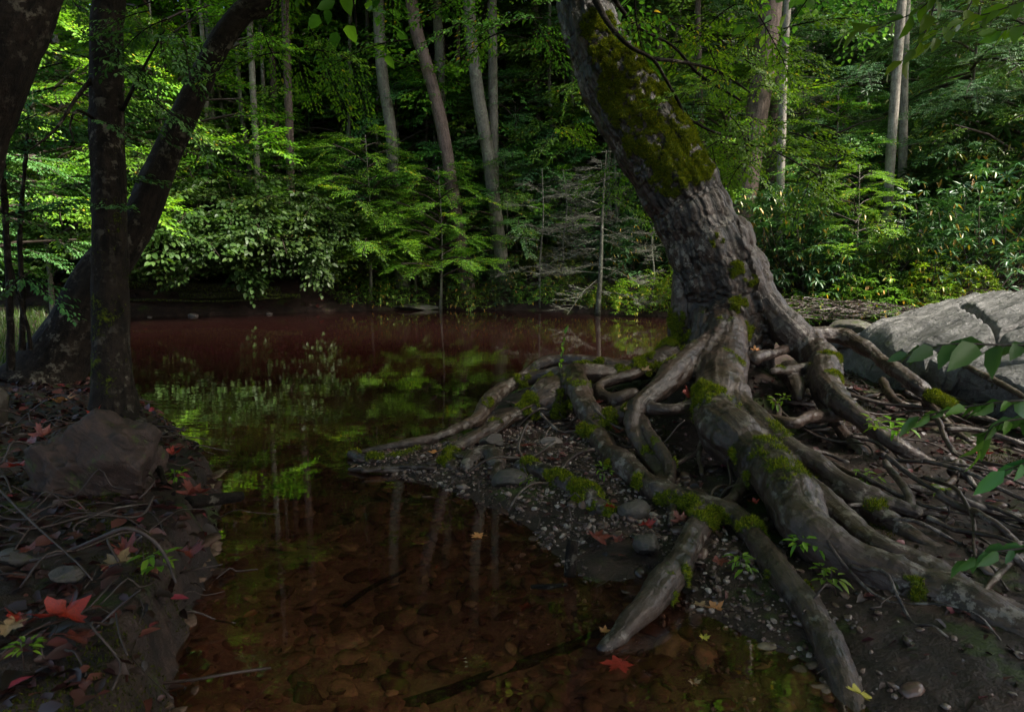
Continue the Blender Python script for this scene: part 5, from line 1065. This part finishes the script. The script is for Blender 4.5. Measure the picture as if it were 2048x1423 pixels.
# ------------------------------------------------------------------ fallen maple leaves
def maple(seed, curl=.3):
    rgx = np.random.default_rng(seed); half = [(0, 1.0), (9, .72), (16, .80), (22, .50), (34, .58), (46, .86), (52, .98), (60, .70), (72, .74), (80, .42), (96, .50), (112, .66), (122, .72), (134, .46), (150, .42), (168, .36), (176, .12)]
    ol = [(a, r) for a, r in half] + [(-a, r) for a, r in half[::-1] if 0 < a]
    a = np.radians([q[0] for q in ol]); r = np.array([q[1] for q in ol]) * rgx.uniform(.9, 1.1, len(ol)); n_ = len(ol)
    fr_ = [0, .33, .66, 1.0]; V = [[0, 0, 0]]; vein = [1.0]
    ve_ = np.exp(-np.min([np.abs((a - v + np.pi) % (2 * np.pi) - np.pi) for v in np.radians([0, 50, -50, 118, -118])], axis=0) / .10)
    for f in fr_[1:]:
        x, y = np.cos(a) * r * f, np.sin(a) * r * f; z = curl * (.5 * (x * x + y * y) * f + .35 * np.sin(a * 2.5 + seed) * f * r) - .06 * ve_ * f
        V += list(np.stack([x, y, z], 1)); vein += list(ve_)
    V = np.array(V); F3 = [[0, 1 + i, 1 + (i + 1) % n_] for i in range(n_)]; F4 = [[1 + k * n_ + i, 1 + (k + 1) * n_ + i, 1 + (k + 1) * n_ + (i + 1) % n_, 1 + k * n_ + (i + 1) % n_] for k in range(2) for i in range(n_)]
    st = tube(np.array([[0, 0, 0, .012], [-.5, .05, .05, .012], [-.85, 0, .02, .015]]), 4); mb = MB().add(V, [np.array(F3), np.array(F4)], vein=np.array(vein)); mb.add(st[0], st[1], vein=0.5)
    return mb.build('maple_leaf')
MAP = [maple(i, c) for i, c in enumerate([.15, .5, .9, .7, 1.2])]
LF = [(1240, 1325, .004, 62, 0, 'red_leaf', 'brightest red maple leaf floating at the end of the grey root'), (958, 1070, .004, 34, 0, 'orange_leaf', 'orange leaf floating on the shallow water'), (868, 903, .06, 34, 1, 'orange_leaf', 'pinkish orange leaf on the gravel near the root tips'),
      (1050, 890, .10, 40, 1, 'dull_red_leaf', 'wet red leaf on the gravel, upper of a pair'), (1043, 912, .10, 30, 3, 'dull_red_leaf', 'wet red leaf on the gravel, lower of a pair'), (1110, 918, .10, 26, 1, 'dull_red_leaf', 'small pink leaf on the gravel right of the pair'),
      (1193, 805, .25, 32, 3, 'dull_red_leaf', 'glossy red leaf caught behind the root post'), (1240, 862, .18, 32, 2, 'dull_red_leaf', 'dark red leaf under the broken mossy root'), (1365, 1040, .10, 42, 2, 'dull_red_leaf', 'curled red leaf where the grey root meets the long mossy root'),
      (1218, 1012, .09, 26, 3, 'red_leaf', 'small red leaf beside the short mossy root'), (1292, 1048, .09, 34, 4, 'red_leaf', 'red leaf lying below the dark boulder stone'), (1190, 1072, .06, 60, 1, 'dull_red_leaf', 'dim maroon leaf in the shadow under the short root'), (1235, 1078, .06, 32, 2, 'dull_red_leaf', 'rose coloured leaf right of the maroon leaf'),
      (1050, 1212, -.03, 34, 1, 'dull_red_leaf', 'dark red leaf just under the water'), (1210, 1262, .004, 26, 1, 'orange_leaf', 'small orange leaf touching the grey root end'), (1432, 1212, .08, 40, 2, 'orange_leaf', 'curled orange leaf between the two long roots'), (1400, 1210, .08, 36, 1, 'tan_leaf', 'tan leaf beside the curled orange one'),
      (1408, 1275, .02, 22, 3, 'yellow_leaf', 'small yellow leaf at the dark water edge'), (1388, 1365, .0, 24, 3, 'tan_leaf', 'faint leaf in the dark water'), (1720, 1385, .12, 46, 1, 'yellow_leaf', 'dull yellow leaf right of the long root at the bottom'), (1635, 985, .2, 26, 3, 'red_leaf', 'tiny red leaf between the split roots'), (1510, 1002, .13, 26, 2, 'red_leaf', 'red leaf in the fork of the long root'),
      (1290, 740, .40, 28, 1, 'tan_leaf', 'tan leaf on the mound beside the trunk'), (1330, 745, .4, 34, 2, 'tan_leaf', 'pale brown leaf on the mound'), (1255, 818, .3, 18, 3, 'tan_leaf', 'small gold leaf on the root fork'), (1385, 792, .35, 50, 4, 'red_leaf', 'bright red leaf edge inside the root loop'),
      (1435, 1120, .09, 40, 1, 'dull_red_leaf', 'faded red leaf in the litter right of the grey root'), (1512, 700, .52, 20, 2, 'orange_leaf', 'orange leaf in the dark trunk hollow'), (1965, 905, .12, 30, 2, 'red_leaf', 'dark red leaf under the right sprigs'), (1835, 795, .2, 18, 2, 'red_leaf', 'tiny red leaf in the hollow under the arch root'),
      (345, 905, .28, 30, 4, 'red_leaf', 'orange red leaf at the bank edge above the twigs'), (185, 828, .36, 34, 2, 'red_leaf', 'red leaf on top of the brown boulder'), (52, 885, .32, 34, 1, 'dull_red_leaf', 'dull red leaf left of the brown boulder'), (35, 930, .32, 34, 3, 'red_leaf', 'upright red leaf near the left edge'),
      (130, 1222, .30, 90, 2, 'red_leaf', 'large bright red leaf in the lower left litter'), (150, 1272, .28, 64, 1, 'dull_red_leaf', 'faded red leaf below the large red one'), (38, 1232, .30, 40, 3, 'red_leaf', 'small red leaf left of the large red one'), (15, 1250, .30, 50, 1, 'tan_leaf', 'tan leaf at the lower left edge'),
      (108, 955, .3, 62, 2, 'tan_leaf', 'large tan maple leaf against the boulder'), (230, 1125, .28, 70, 1, 'tan_leaf', 'wide tan leaf below the arched twig'), (250, 1100, .29, 50, 4, 'dull_red_leaf', 'red brown leaf under the arched twig'), (378, 1100, .25, 56, 4, 'dull_red_leaf', 'long red leaf hanging off the bank edge'),
      (392, 985, .29, 62, 2, 'dull_red_leaf', 'wet red leaf at the corner of the bank'), (60, 1095, .3, 40, 1, 'dull_red_leaf', 'small red leaf left of the arched twig'), (85, 870, .33, 40, 2, 'dull_red_leaf', 'curled pale leaf in the litter behind the boulder'), (120, 800, .33, 44, 2, 'orange_leaf', 'pinkish curled leaf below the leaning trunk'), (250, 905, .3, 24, 3, 'red_leaf', 'small red leaf right of the boulder')]
for i, (px, py, z, wp, k, mt, lb) in enumerate(LF):
    p = G(px, py, z); 
    if z > .03: 
        zz = gz(p[0], p[1]); 
        if zz + .012 > p[2]: p = G(px, py, zz + .02)
    s_ = wid(wp, np.linalg.norm(p - [0, 0, CH])) / 1.75; o = link('maple_leaf', MAP[k].copy(), None, None, p); o.data.materials.clear(); o.data.materials.append(M[mt]); o.scale = (s_,) * 3
    rr_ = random.uniform(0, 6.28); o.rotation_euler = (random.uniform(-.25, .25) if z > .01 else .02, random.uniform(-.35, .35) if z > .01 else 0, rr_)
    tag(o, lb, 'leaf', 'fallen maple leaves')
# the torn orange sliver on the front root
V, F, gs = tube(spline(RZ([(1525, 876, .300, 6), (1545, 885, .292, 13), (1565, 893, .284, 5)]), .01), 6); o = link('bark_scar', MB().add(V - off, F, gs=gs).build('bark_scar'), M['splinter'], tree); o['label'] = 'torn orange scar on the front root'

# ------------------------------------------------------------------ gravel, sunken cobbles, litter, twigs
def scatter_icos(n_try, box, keep, size, flat, rg, zoff=.35, sub=1):
    x = rg.uniform(box[0], box[1], n_try); y = rg.uniform(box[2], box[3], n_try); k = rg.uniform(0, 1, n_try) < keep(x, y); x, y = x[k], y[k]
    z = ground_z(x, y); n_ = len(x); s = size[0] * (size[1] / size[0]) ** (rg.uniform(0, 1, n_) ** 2.2)
    V0, F0 = ICO[sub]; az = rg.uniform(0, 6.28, n_); sc = np.stack([s, s * rg.uniform(.55, .95, n_), s * rg.uniform(flat[0], flat[1], n_)], 1)
    jit = 1 + rg.normal(0, .14, (n_, len(V0), 1)); L_ = V0[None] * jit * sc[:, None]
    tl = rg.normal(0, .25, n_); L_[:, :, 2] += L_[:, :, 0] * np.tan(np.clip(tl, -.5, .5))[:, None]
    c, sn = np.cos(az)[:, None], np.sin(az)[:, None]
    V = np.stack([x[:, None] + L_[:, :, 0] * c - L_[:, :, 1] * sn, y[:, None] + L_[:, :, 0] * sn + L_[:, :, 1] * c, z[:, None] + zoff * sc[:, 2:3] + L_[:, :, 2]], 2).reshape(-1, 3)
    F = (F0[None] + (np.arange(n_) * len(V0))[:, None, None]).reshape(-1, 3)
    return V, F, np.repeat(rg.uniform(0, 1, n_), len(V0))
def s_pen(x, y): return sdf_poly(x, y, PEN)
rg = np.random.default_rng(44)
grav = lambda x, y: sst(-.35, .02, s_pen(x, y)) * (1 - .55 * sst(.35, 1.1, s_pen(x, y))) * (.03 + .97 * sst(1.15, .5, x)) * sst(-.3, .15, n2(x, y, 2.2, 3, 6) + .25)
V, F, r_ = scatter_icos(44000, (-1.0, 2.4, 1.3, 4.5), grav, (.0035, .017), (.3, .7), rg); tag(link('gravel', mesh('gravel', V, F, {'rnd': r_}, False), M['pebble']), 'reddish grey gravel along the foot of the roots', 'gravel', kind='stuff')
V, F, r_ = scatter_icos(900, (-1.0, 2.2, 1.5, 4.6), lambda x, y: sst(-.3, .0, s_pen(x, y)) * (.12 + .8 * sst(1.3, .6, x)), (.012, .038), (.3, .6), rg, .2, 2); tag(link('stones', mesh('stones', V, F, {'rnd': r_ * .85}, True), M['pebble']), 'small loose stones among the roots', 'stones', kind='stuff')
bedk = lambda x, y: (s_pen(x, y) < .03) & (sdf_poly(x, y, LEFT) < .05)
V, F, r_ = scatter_icos(5200, (-1.6, 1.7, 1.1, 5.0), lambda x, y: bedk(x, y) * 1.0, (.012, .075), (.12, .28), rg, -.1, 2); tag(link('sunken_stones', mesh('sunken_stones', V, F, {'rnd': r_}, True), M['sunken']), 'reddish cobbles on the stream bed under the water', 'stones', kind='stuff')
def litter(n_try, box, keep, size, name, label, mat='litter', seed=0, tilt=.5, zo=.004):
    rgx = np.random.default_rng(seed); x = rgx.uniform(box[0], box[1], n_try); y = rgx.uniform(box[2], box[3], n_try); k = rgx.uniform(0, 1, n_try) < keep(x, y); x, y = x[k], y[k]; z = ground_z(x, y) + zo + rgx.uniform(0, .012, len(x)); n_ = len(x)
    az = rgx.uniform(0, 6.28, n_); d = np.stack([np.cos(az), np.sin(az), rgx.normal(0, tilt * .6, n_)], 1); N_ = np.stack([rgx.normal(0, tilt, n_), rgx.normal(0, tilt, n_), np.ones(n_)], 1); l = rgx.uniform(*size, n_)
    o = link(name, leaf_mesh(LV(np.stack([x, y, z], 1), d, N_, l, l * rgx.uniform(.4, .75, n_), rgx.uniform(0, 1, n_)), name, .35), M[mat]); tag(o, label, 'litter', kind='stuff'); return o
litter(11000, (-3.5, 0, 1.2, 5.5), lambda x, y: sst(0, .06, sdf_poly(x, y, LEFT)) * .95, (.02, .07), 'leaf_litter', 'wet brown leaf litter on the left bank', seed=1)
litter(12000, (-.9, 3.8, 1.2, 6.0), lambda x, y: sst(.05, .25, s_pen(x, y)) * (.3 + .7 * sst(1.2, 2.2, x)), (.015, .055), 'leaf_litter', 'brown leaf litter among the roots', seed=2)
litter(22000, (-14, 16, 9.5, 26), lambda x, y: sst(.1, .5, y - yfar(x)), (.07, .15), 'leaf_litter', 'brown leaf litter on the far slope', seed=3)
litter(260, (-1.5, 1.4, 1.4, 5.0), lambda x, y: bedk(x, y) * 1.0, (.02, .06), 'sunken_litter', 'dark leaves lying on the stream bed', seed=4)
def twigs(n_, box, keep, ln, name, label, seed, mat='twig', up=.12):
    rgx = np.random.default_rng(seed); mb = MB()
    for i in range(n_ * 3):
        x, y = rgx.uniform(box[0], box[1]), rgx.uniform(box[2], box[3])
        if not keep(x, y) or mb.n > n_ * 60: continue
        a = rgx.uniform(0, 6.28); L_ = rgx.uniform(*ln); z = gz(x, y) + rgx.uniform(.005, .03); r = rgx.uniform(.0012, .0035) * (L_ / .2) ** .4; q = []
        for t_ in np.linspace(-.5, .5, 5):
            px_, py_ = x + math.cos(a) * L_ * t_, y + math.sin(a) * L_ * t_; q.append([px_ + rgx.normal(0, L_ * .05), py_ + rgx.normal(0, L_ * .05), z + rgx.uniform(0, up) * L_ + (.5 - abs(t_)) * L_ * rgx.uniform(0, .5), r])
        v, f, s = tube(spline(q, .03), 5); mb.add(v, f, gs=s)
    tag(link(name, mb.build(name), M[mat]), label, 'twigs', kind='stuff')
inL = lambda x, y: sdf_poly(np.array([x]), np.array([y]), LEFT)[0] > -.03
twigs(200, (-2.6, -.5, 1.3, 4.2), inL, (.08, .40), 'twig_litter', 'tangle of thin twigs along the left bank', 5)
twigs(110, (-.8, 3.0, 1.5, 5.2), lambda x, y: s_pen(np.array([x]), np.array([y]))[0] > .02, (.06, .25), 'twig_litter', 'thin twigs and rootlets between the roots', 6)
def single(name, label, pts, cat='twig', mat='twig', ns=7, z_=True):
    q = spline(RZ(pts), .02); b = q[len(q) // 2, :3].copy(); v, f, s = tube(q, ns, .1, 3); o = link(name, MB().add(v - b, f, gs=s, moss=.2).build(name), M[mat], None, b); tag(o, label, cat); return o
single('arched_twig', 'pale arched twig curving over the litter on the left bank', [(60, 1122, .30, 7), (140, 1100, .32, 8), (200, 1075, .36, 8), (255, 1056, .39, 9), (300, 1075, .36, 8), (330, 1110, .31, 7), (352, 1165, .25, 5)])
single('long_twig', 'long thin twig slanting across the lower left bank', [(-20, 960, .34, 5), (50, 1030, .35, 5), (110, 1085, .33, 4), (160, 1130, .32, 4), (185, 1160, .30, 3)])
single('twig', 'straight twig pointing up right in the lower left corner', [(190, 1258, .28, 4), (235, 1215, .32, 4), (282, 1178, .36, 3)])
single('twig', 'thin curved twig standing from the bank below the upright straight one', [(232, 1225, .3, 4), (240, 1270, .29, 4), (255, 1310, .27, 3)])
single('branch_stub', 'dark broken branch end sticking out over the water', [(375, 1005, .2, 26), (430, 998, .17, 24), (482, 992, .14, 20)], 'branch', 'dark_bark', 12)
single('red_twig', 'straight red twig poking out from the bank over the water', [(360, 1145, .12, 5), (400, 1136, .13, 5), (445, 1128, .13, 3)])
single('sunken_branch', 'long pale branch lying under the water toward the bottom', [(690, 1450, -.17, 30), (900, 1385, -.14, 30), (1080, 1320, -.10, 28), (1215, 1262, -.06, 20)], 'branch', 'dark_bark', 10)
single('sunken_stick', 'forked dark stick under the water at the lower middle', [(690, 1210, -.1, 10), (740, 1175, -.1, 9), (810, 1140, -.1, 7)], 'stick', 'dark_bark')
single('wet_stick', 'short black wet stick at the gravel edge', [(1062, 1172, .01, 8), (1100, 1172, .015, 10), (1135, 1168, .02, 6)], 'stick', 'dark_bark')
single('snag_stub', 'mossy stub standing in the gravel under the short root', [(1140, 1150, .02, 24), (1143, 1105, .10, 24), (1146, 1080, .14, 20)], 'stub', 'dark_bark', 12)
# more thin roots in the dark hollow on the right and over the slab
rgx = np.random.default_rng(12)
for pts in [[(1825, 1022, .13, 22), (1815, 985, .16, 18), (1785, 945, .18, 14), (1770, 925, .2, 12)], [(1825, 1022, .13, 18), (1880, 1018, .12, 13), (1930, 1010, .1, 10), (1970, 1040, .08, 7)], [(1828, 1024, .12, 14), (1880, 1030, .1, 12), (1925, 1050, .08, 9), (1950, 1060, .06, 6)],
            [(1900, 945, .14, 18), (1915, 925, .17, 18), (1930, 950, .14, 16), (1950, 975, .1, 10), (2000, 1015, .06, 8), (2045, 1050, .03, 7)], [(1815, 970, .14, 10), (1860, 978, .12, 14), (1900, 968, .12, 14), (1918, 945, .13, 12)],
            [(1920, 950, .1, 10), (1985, 985, .08, 8), (2030, 960, .08, 8), (2070, 950, .07, 8)], [(1850, 800, .24, 14), (1900, 850, .16, 12), (1935, 880, .12, 10), (1965, 885, .1, 8)], [(1765, 760, .25, 16), (1790, 800, .2, 18), (1830, 812, .17, 14), (1870, 805, .16, 12), (1885, 850, .12, 12), (1930, 892, .08, 9), (1985, 905, .06, 6)],
            [(1880, 700, .42, 10), (1940, 735, .4, 12), (2000, 765, .37, 13), (2060, 800, .33, 12)], [(1540, 790, .27, 8), (1560, 815, .25, 10), (1555, 840, .22, 12)], [(1700, 870, .2, 8), (1745, 880, .18, 9), (1775, 902, .15, 8)], [(1600, 900, .2, 8), (1650, 905, .18, 8), (1700, 925, .15, 7)], [(1310, 905, .12, 14), (1350, 925, .14, 10), (1400, 900, .16, 8)],
            [(1690, 1010, .15, 8), (1760, 1010, .14, 7), (1800, 1035, .12, 6)], [(1940, 1060, .1, 6), (1990, 1100, .08, 5), (2010, 1140, .06, 5)], [(2000, 1050, .1, 5), (2030, 1090, .08, 5), (2048, 1130, .06, 5)], [(1420, 860, .2, 16), (1400, 900, .16, 12), (1405, 950, .12, 8)], [(890, 900, .05, 10), (930, 915, .06, 8), (1000, 905, .07, 6)], [(720, 945, .02, 8), (800, 935, .03, 9), (870, 938, .04, 8)], [(1100, 960, .05, 8), (1120, 1000, .03, 7), (1095, 1020, .02, 4)], [(1350, 985, .1, 14), (1345, 1020, .09, 14), (1340, 1050, .08, 10)]]:
    q = spline(RZ(pts), .02); q[:, :3] += .35 * q[:, 3:4] * rgx.normal(0, 1, (1, 3)); V, F, gs = tube(q, 9, .22, len(pts)); V += .003 * fbm(V * 40, 2, 9)[:, None]
    link('root', MB().add(V - off, F, gs=gs, moss=.25).build('root'), M['root_bark'], tree)
# the tangle of thinner roots that leave the buttresses for the right and the front
for i in range(60):
    if i < 34: x, y = rgx.uniform(1.35, 2.7), rgx.uniform(2.5, 4.5); a = rgx.normal(-.75, .45)
    elif i > 53: x, y = rgx.uniform(1.0, 1.7), rgx.uniform(1.9, 2.6); a = rgx.normal(-.75, .45)
    if 34 <= i <= 53: x, y = rgx.uniform(.1, 1.2), rgx.uniform(2.6, 4.3); a = rgx.normal(-2.2, .7)
    if 34 <= i <= 53 and s_pen(np.array([x - .25]), np.array([y - .3]))[0] < .25: continue
    L_ = rgx.uniform(.5, 1.5) if i < 34 else rgx.uniform(.3, .7); r = rgx.uniform(.006, .019) if i < 34 else rgx.uniform(.005, .012); q = []; hgt_ = rgx.uniform(.02, .16); cx_, cy_ = x, y
    for j in range(9):
        t_ = j / 8; a += rgx.normal(0, .28); cx_ += math.cos(a) * L_ / 8; cy_ += math.sin(a) * L_ / 8
        q.append([cx_, cy_, gz(cx_, cy_) + hgt_ * (1 - t_) ** 1.2 + .03 * math.sin(t_ * 9 + i) + (-.03 if j == 8 else .01), r * (1 - .65 * t_)])
    s_ = spline(q, .02); V, F, gs = tube(s_, 9, .25, i); V += .002 * fbm(V * 50, 2, 9)[:, None]
    mb = MB().add(V - off, F, gs=gs, moss=.2)
    link('root', mb.build('root'), M['root_bark'], tree)
# random rootlets hugging the mound
mb = MB()
for i in range(170):
    x, y = rgx.uniform(1.2, 3.2), rgx.uniform(2.4, 4.6); a = rgx.normal(-.5, .6); q = []; L_ = rgx.uniform(.15, .6); r = rgx.uniform(.002, .006)
    for t_ in np.linspace(0, 1, 6):
        px_, py_ = x + math.cos(a) * L_ * t_ + rgx.normal(0, .02), y + math.sin(a) * L_ * t_ + rgx.normal(0, .02); q.append([px_, py_, gz(px_, py_) + .015 + .05 * math.sin(t_ * 3.1) * rgx.uniform(0, 1), r * (1.1 - .7 * t_)])
    v, f, s = tube(spline(q, .03), 5); mb.add(v, f, gs=s, moss=.2)
o = link('rootlets', mb.build('rootlets'), M['root_bark'], tree); o['kind'] = 'stuff'
# moss cushions as ground cover
def moss_ground(n_, box, keep, name, label, seed, ln=.014):
    rgx = np.random.default_rng(seed); x = rgx.uniform(box[0], box[1], n_); y = rgx.uniform(box[2], box[3], n_); k = keep(x, y); x, y = x[k], y[k]; C = np.stack([x, y, ground_z(x, y)], 1)
    V, F, r = blades(C, np.tile([0, 0, 1.0], (len(C), 1)), ln, .002, .5, rgx); tag(link(name, mesh(name, V, F, {'rnd': r}, False), M['moss_dim']), label, 'moss', kind='stuff')
mn = lambda x, y, t_: n2(x, y, 2.4, 4, 33) > t_
moss_ground(90000, (.6, 3.3, 1.5, 5.2), lambda x, y: mn(x, y, .2) & (s_pen(x, y) > .45), 'ground_moss', 'green moss on the mound between the roots', 1)
moss_ground(90000, (-2.6, -.7, 1.2, 3.9), lambda x, y: mn(x, y, .24) & (sdf_poly(x, y, LEFT) > .03), 'ground_moss', 'dim green moss on the left bank', 2, .009)
moss_ground(26000, (-6, 5.5, 10.2, 12.6), lambda x, y: mn(x, y, .05) & (y - yfar(x) > .05) & (y - yfar(x) < .8), 'bank_moss', 'olive moss along the far bank edge', 3, .04)
# grass on the far left
rgx = np.random.default_rng(9); x = rgx.uniform(-7.5, -3.2, 9000); y = rgx.uniform(5.0, 9.5, 9000); k = sdf_poly(x, y, LEFT) > .25; x, y = x[k], y[k]
V, F, r = blades(np.stack([x, y, ground_z(x, y)], 1), np.tile([0, 0, 1.0], (len(x), 1)), .12, .006, .4, rgx); tag(link('grass', mesh('grass', V, F, {'rnd': r}, False), M['grass']), 'grass behind the dark leaning trunk', 'grass', kind='stuff')
# seedlings among the roots
rgx = np.random.default_rng(15)
for i, (px, py, z, s_, lb) in enumerate([(1738, 860, .28, 1.0, 'green seedling cluster on the pale buttress root'), (1795, 870, .24, 1.2, 'broad leaved seedling right of the buttress root'), (1615, 1102, .12, .9, 'small star shaped green seedling beside the front root'), (1740, 965, .14, .8, 'narrow green seedling between the split roots'), (1890, 990, .1, .7, 'tiny green seedling in the dark right hollow'),
                                       (1205, 985 - 40, .12, .6, 'tiny seedling left of the long mossy root'), (1480, 1135, .1, .8, 'green blades between the long roots'), (1560, 810, .3, .8, 'two round green leaves in the shade behind the front root'), (350, 960, .28, .6, 'tiny green blades at the edge of the twigs'), (45, 1310, .3, .5, 'green seedling in the lower left moss'), (290, 1145, .26, .9, 'mossy green tuft near the bank edge'), (1055, 965, .06, .5, 'tiny green sprout by the round mossy stone'), (1660, 1175, .1, .9, 'low green tuft under the front root')]):
    p = G(px, py, z); lvx = LV.cat([whorl(rgx, 6, .05 * s_, .42)[0].tf(np.eye(3), np.array([rgx.normal(0, .02), rgx.normal(0, .02), .02 + j * .018]) * s_, 1) for j in range(3)]); lvx.a[5] = rgx.uniform(.2, .8, len(lvx.a[5]))
    o = empty('seedling', p); tag(o, lb, 'seedling'); link('leaves', leaf_mesh(lvx, 'leaves'), M['leaf_lime'], o); v, f, s = tube(np.array([[0, 0, -.03, .0015], [0, 0, .07 * s_, .001]]), 4); link('stem', MB().add(v, f, gs=s).build('stem'), M['twig'], o)
# logs on the far bank
def log(label, pts, r0):
    q = spline([[*P(px, py, Yd), wid(w_, Yd) / 2] for px, py, Yd, w_ in pts], .1); b = q[0, :3].copy(); v, f, s = tube(q, 14, .15, 5); o = link('fallen_log', MB().add(v - b, f, gs=s, moss=.45).build('fallen_log'), M['dark_bark'], None, b); tag(o, label, 'log')
log('dark fallen log lying on the far bank under the hazels', [(150, 566, 12.0, 22), (300, 570, 12.1, 22), (440, 577, 12.0, 20), (560, 580, 12.0, 16)], .1)
log('thin pale fallen pole along the far bank edge', [(200, 598, 11.7, 6), (320, 600, 11.7, 6), (430, 602, 11.75, 5), (560, 596, 11.8, 4)], .03)
log('mossy low log on the far bank beneath the first log', [(360, 590, 11.9, 14), (470, 590, 11.9, 14), (600, 592, 11.9, 10)], .08)
# camera-side mound that carries the lower left bank is part of the ground
print('done', time.time() - T0)
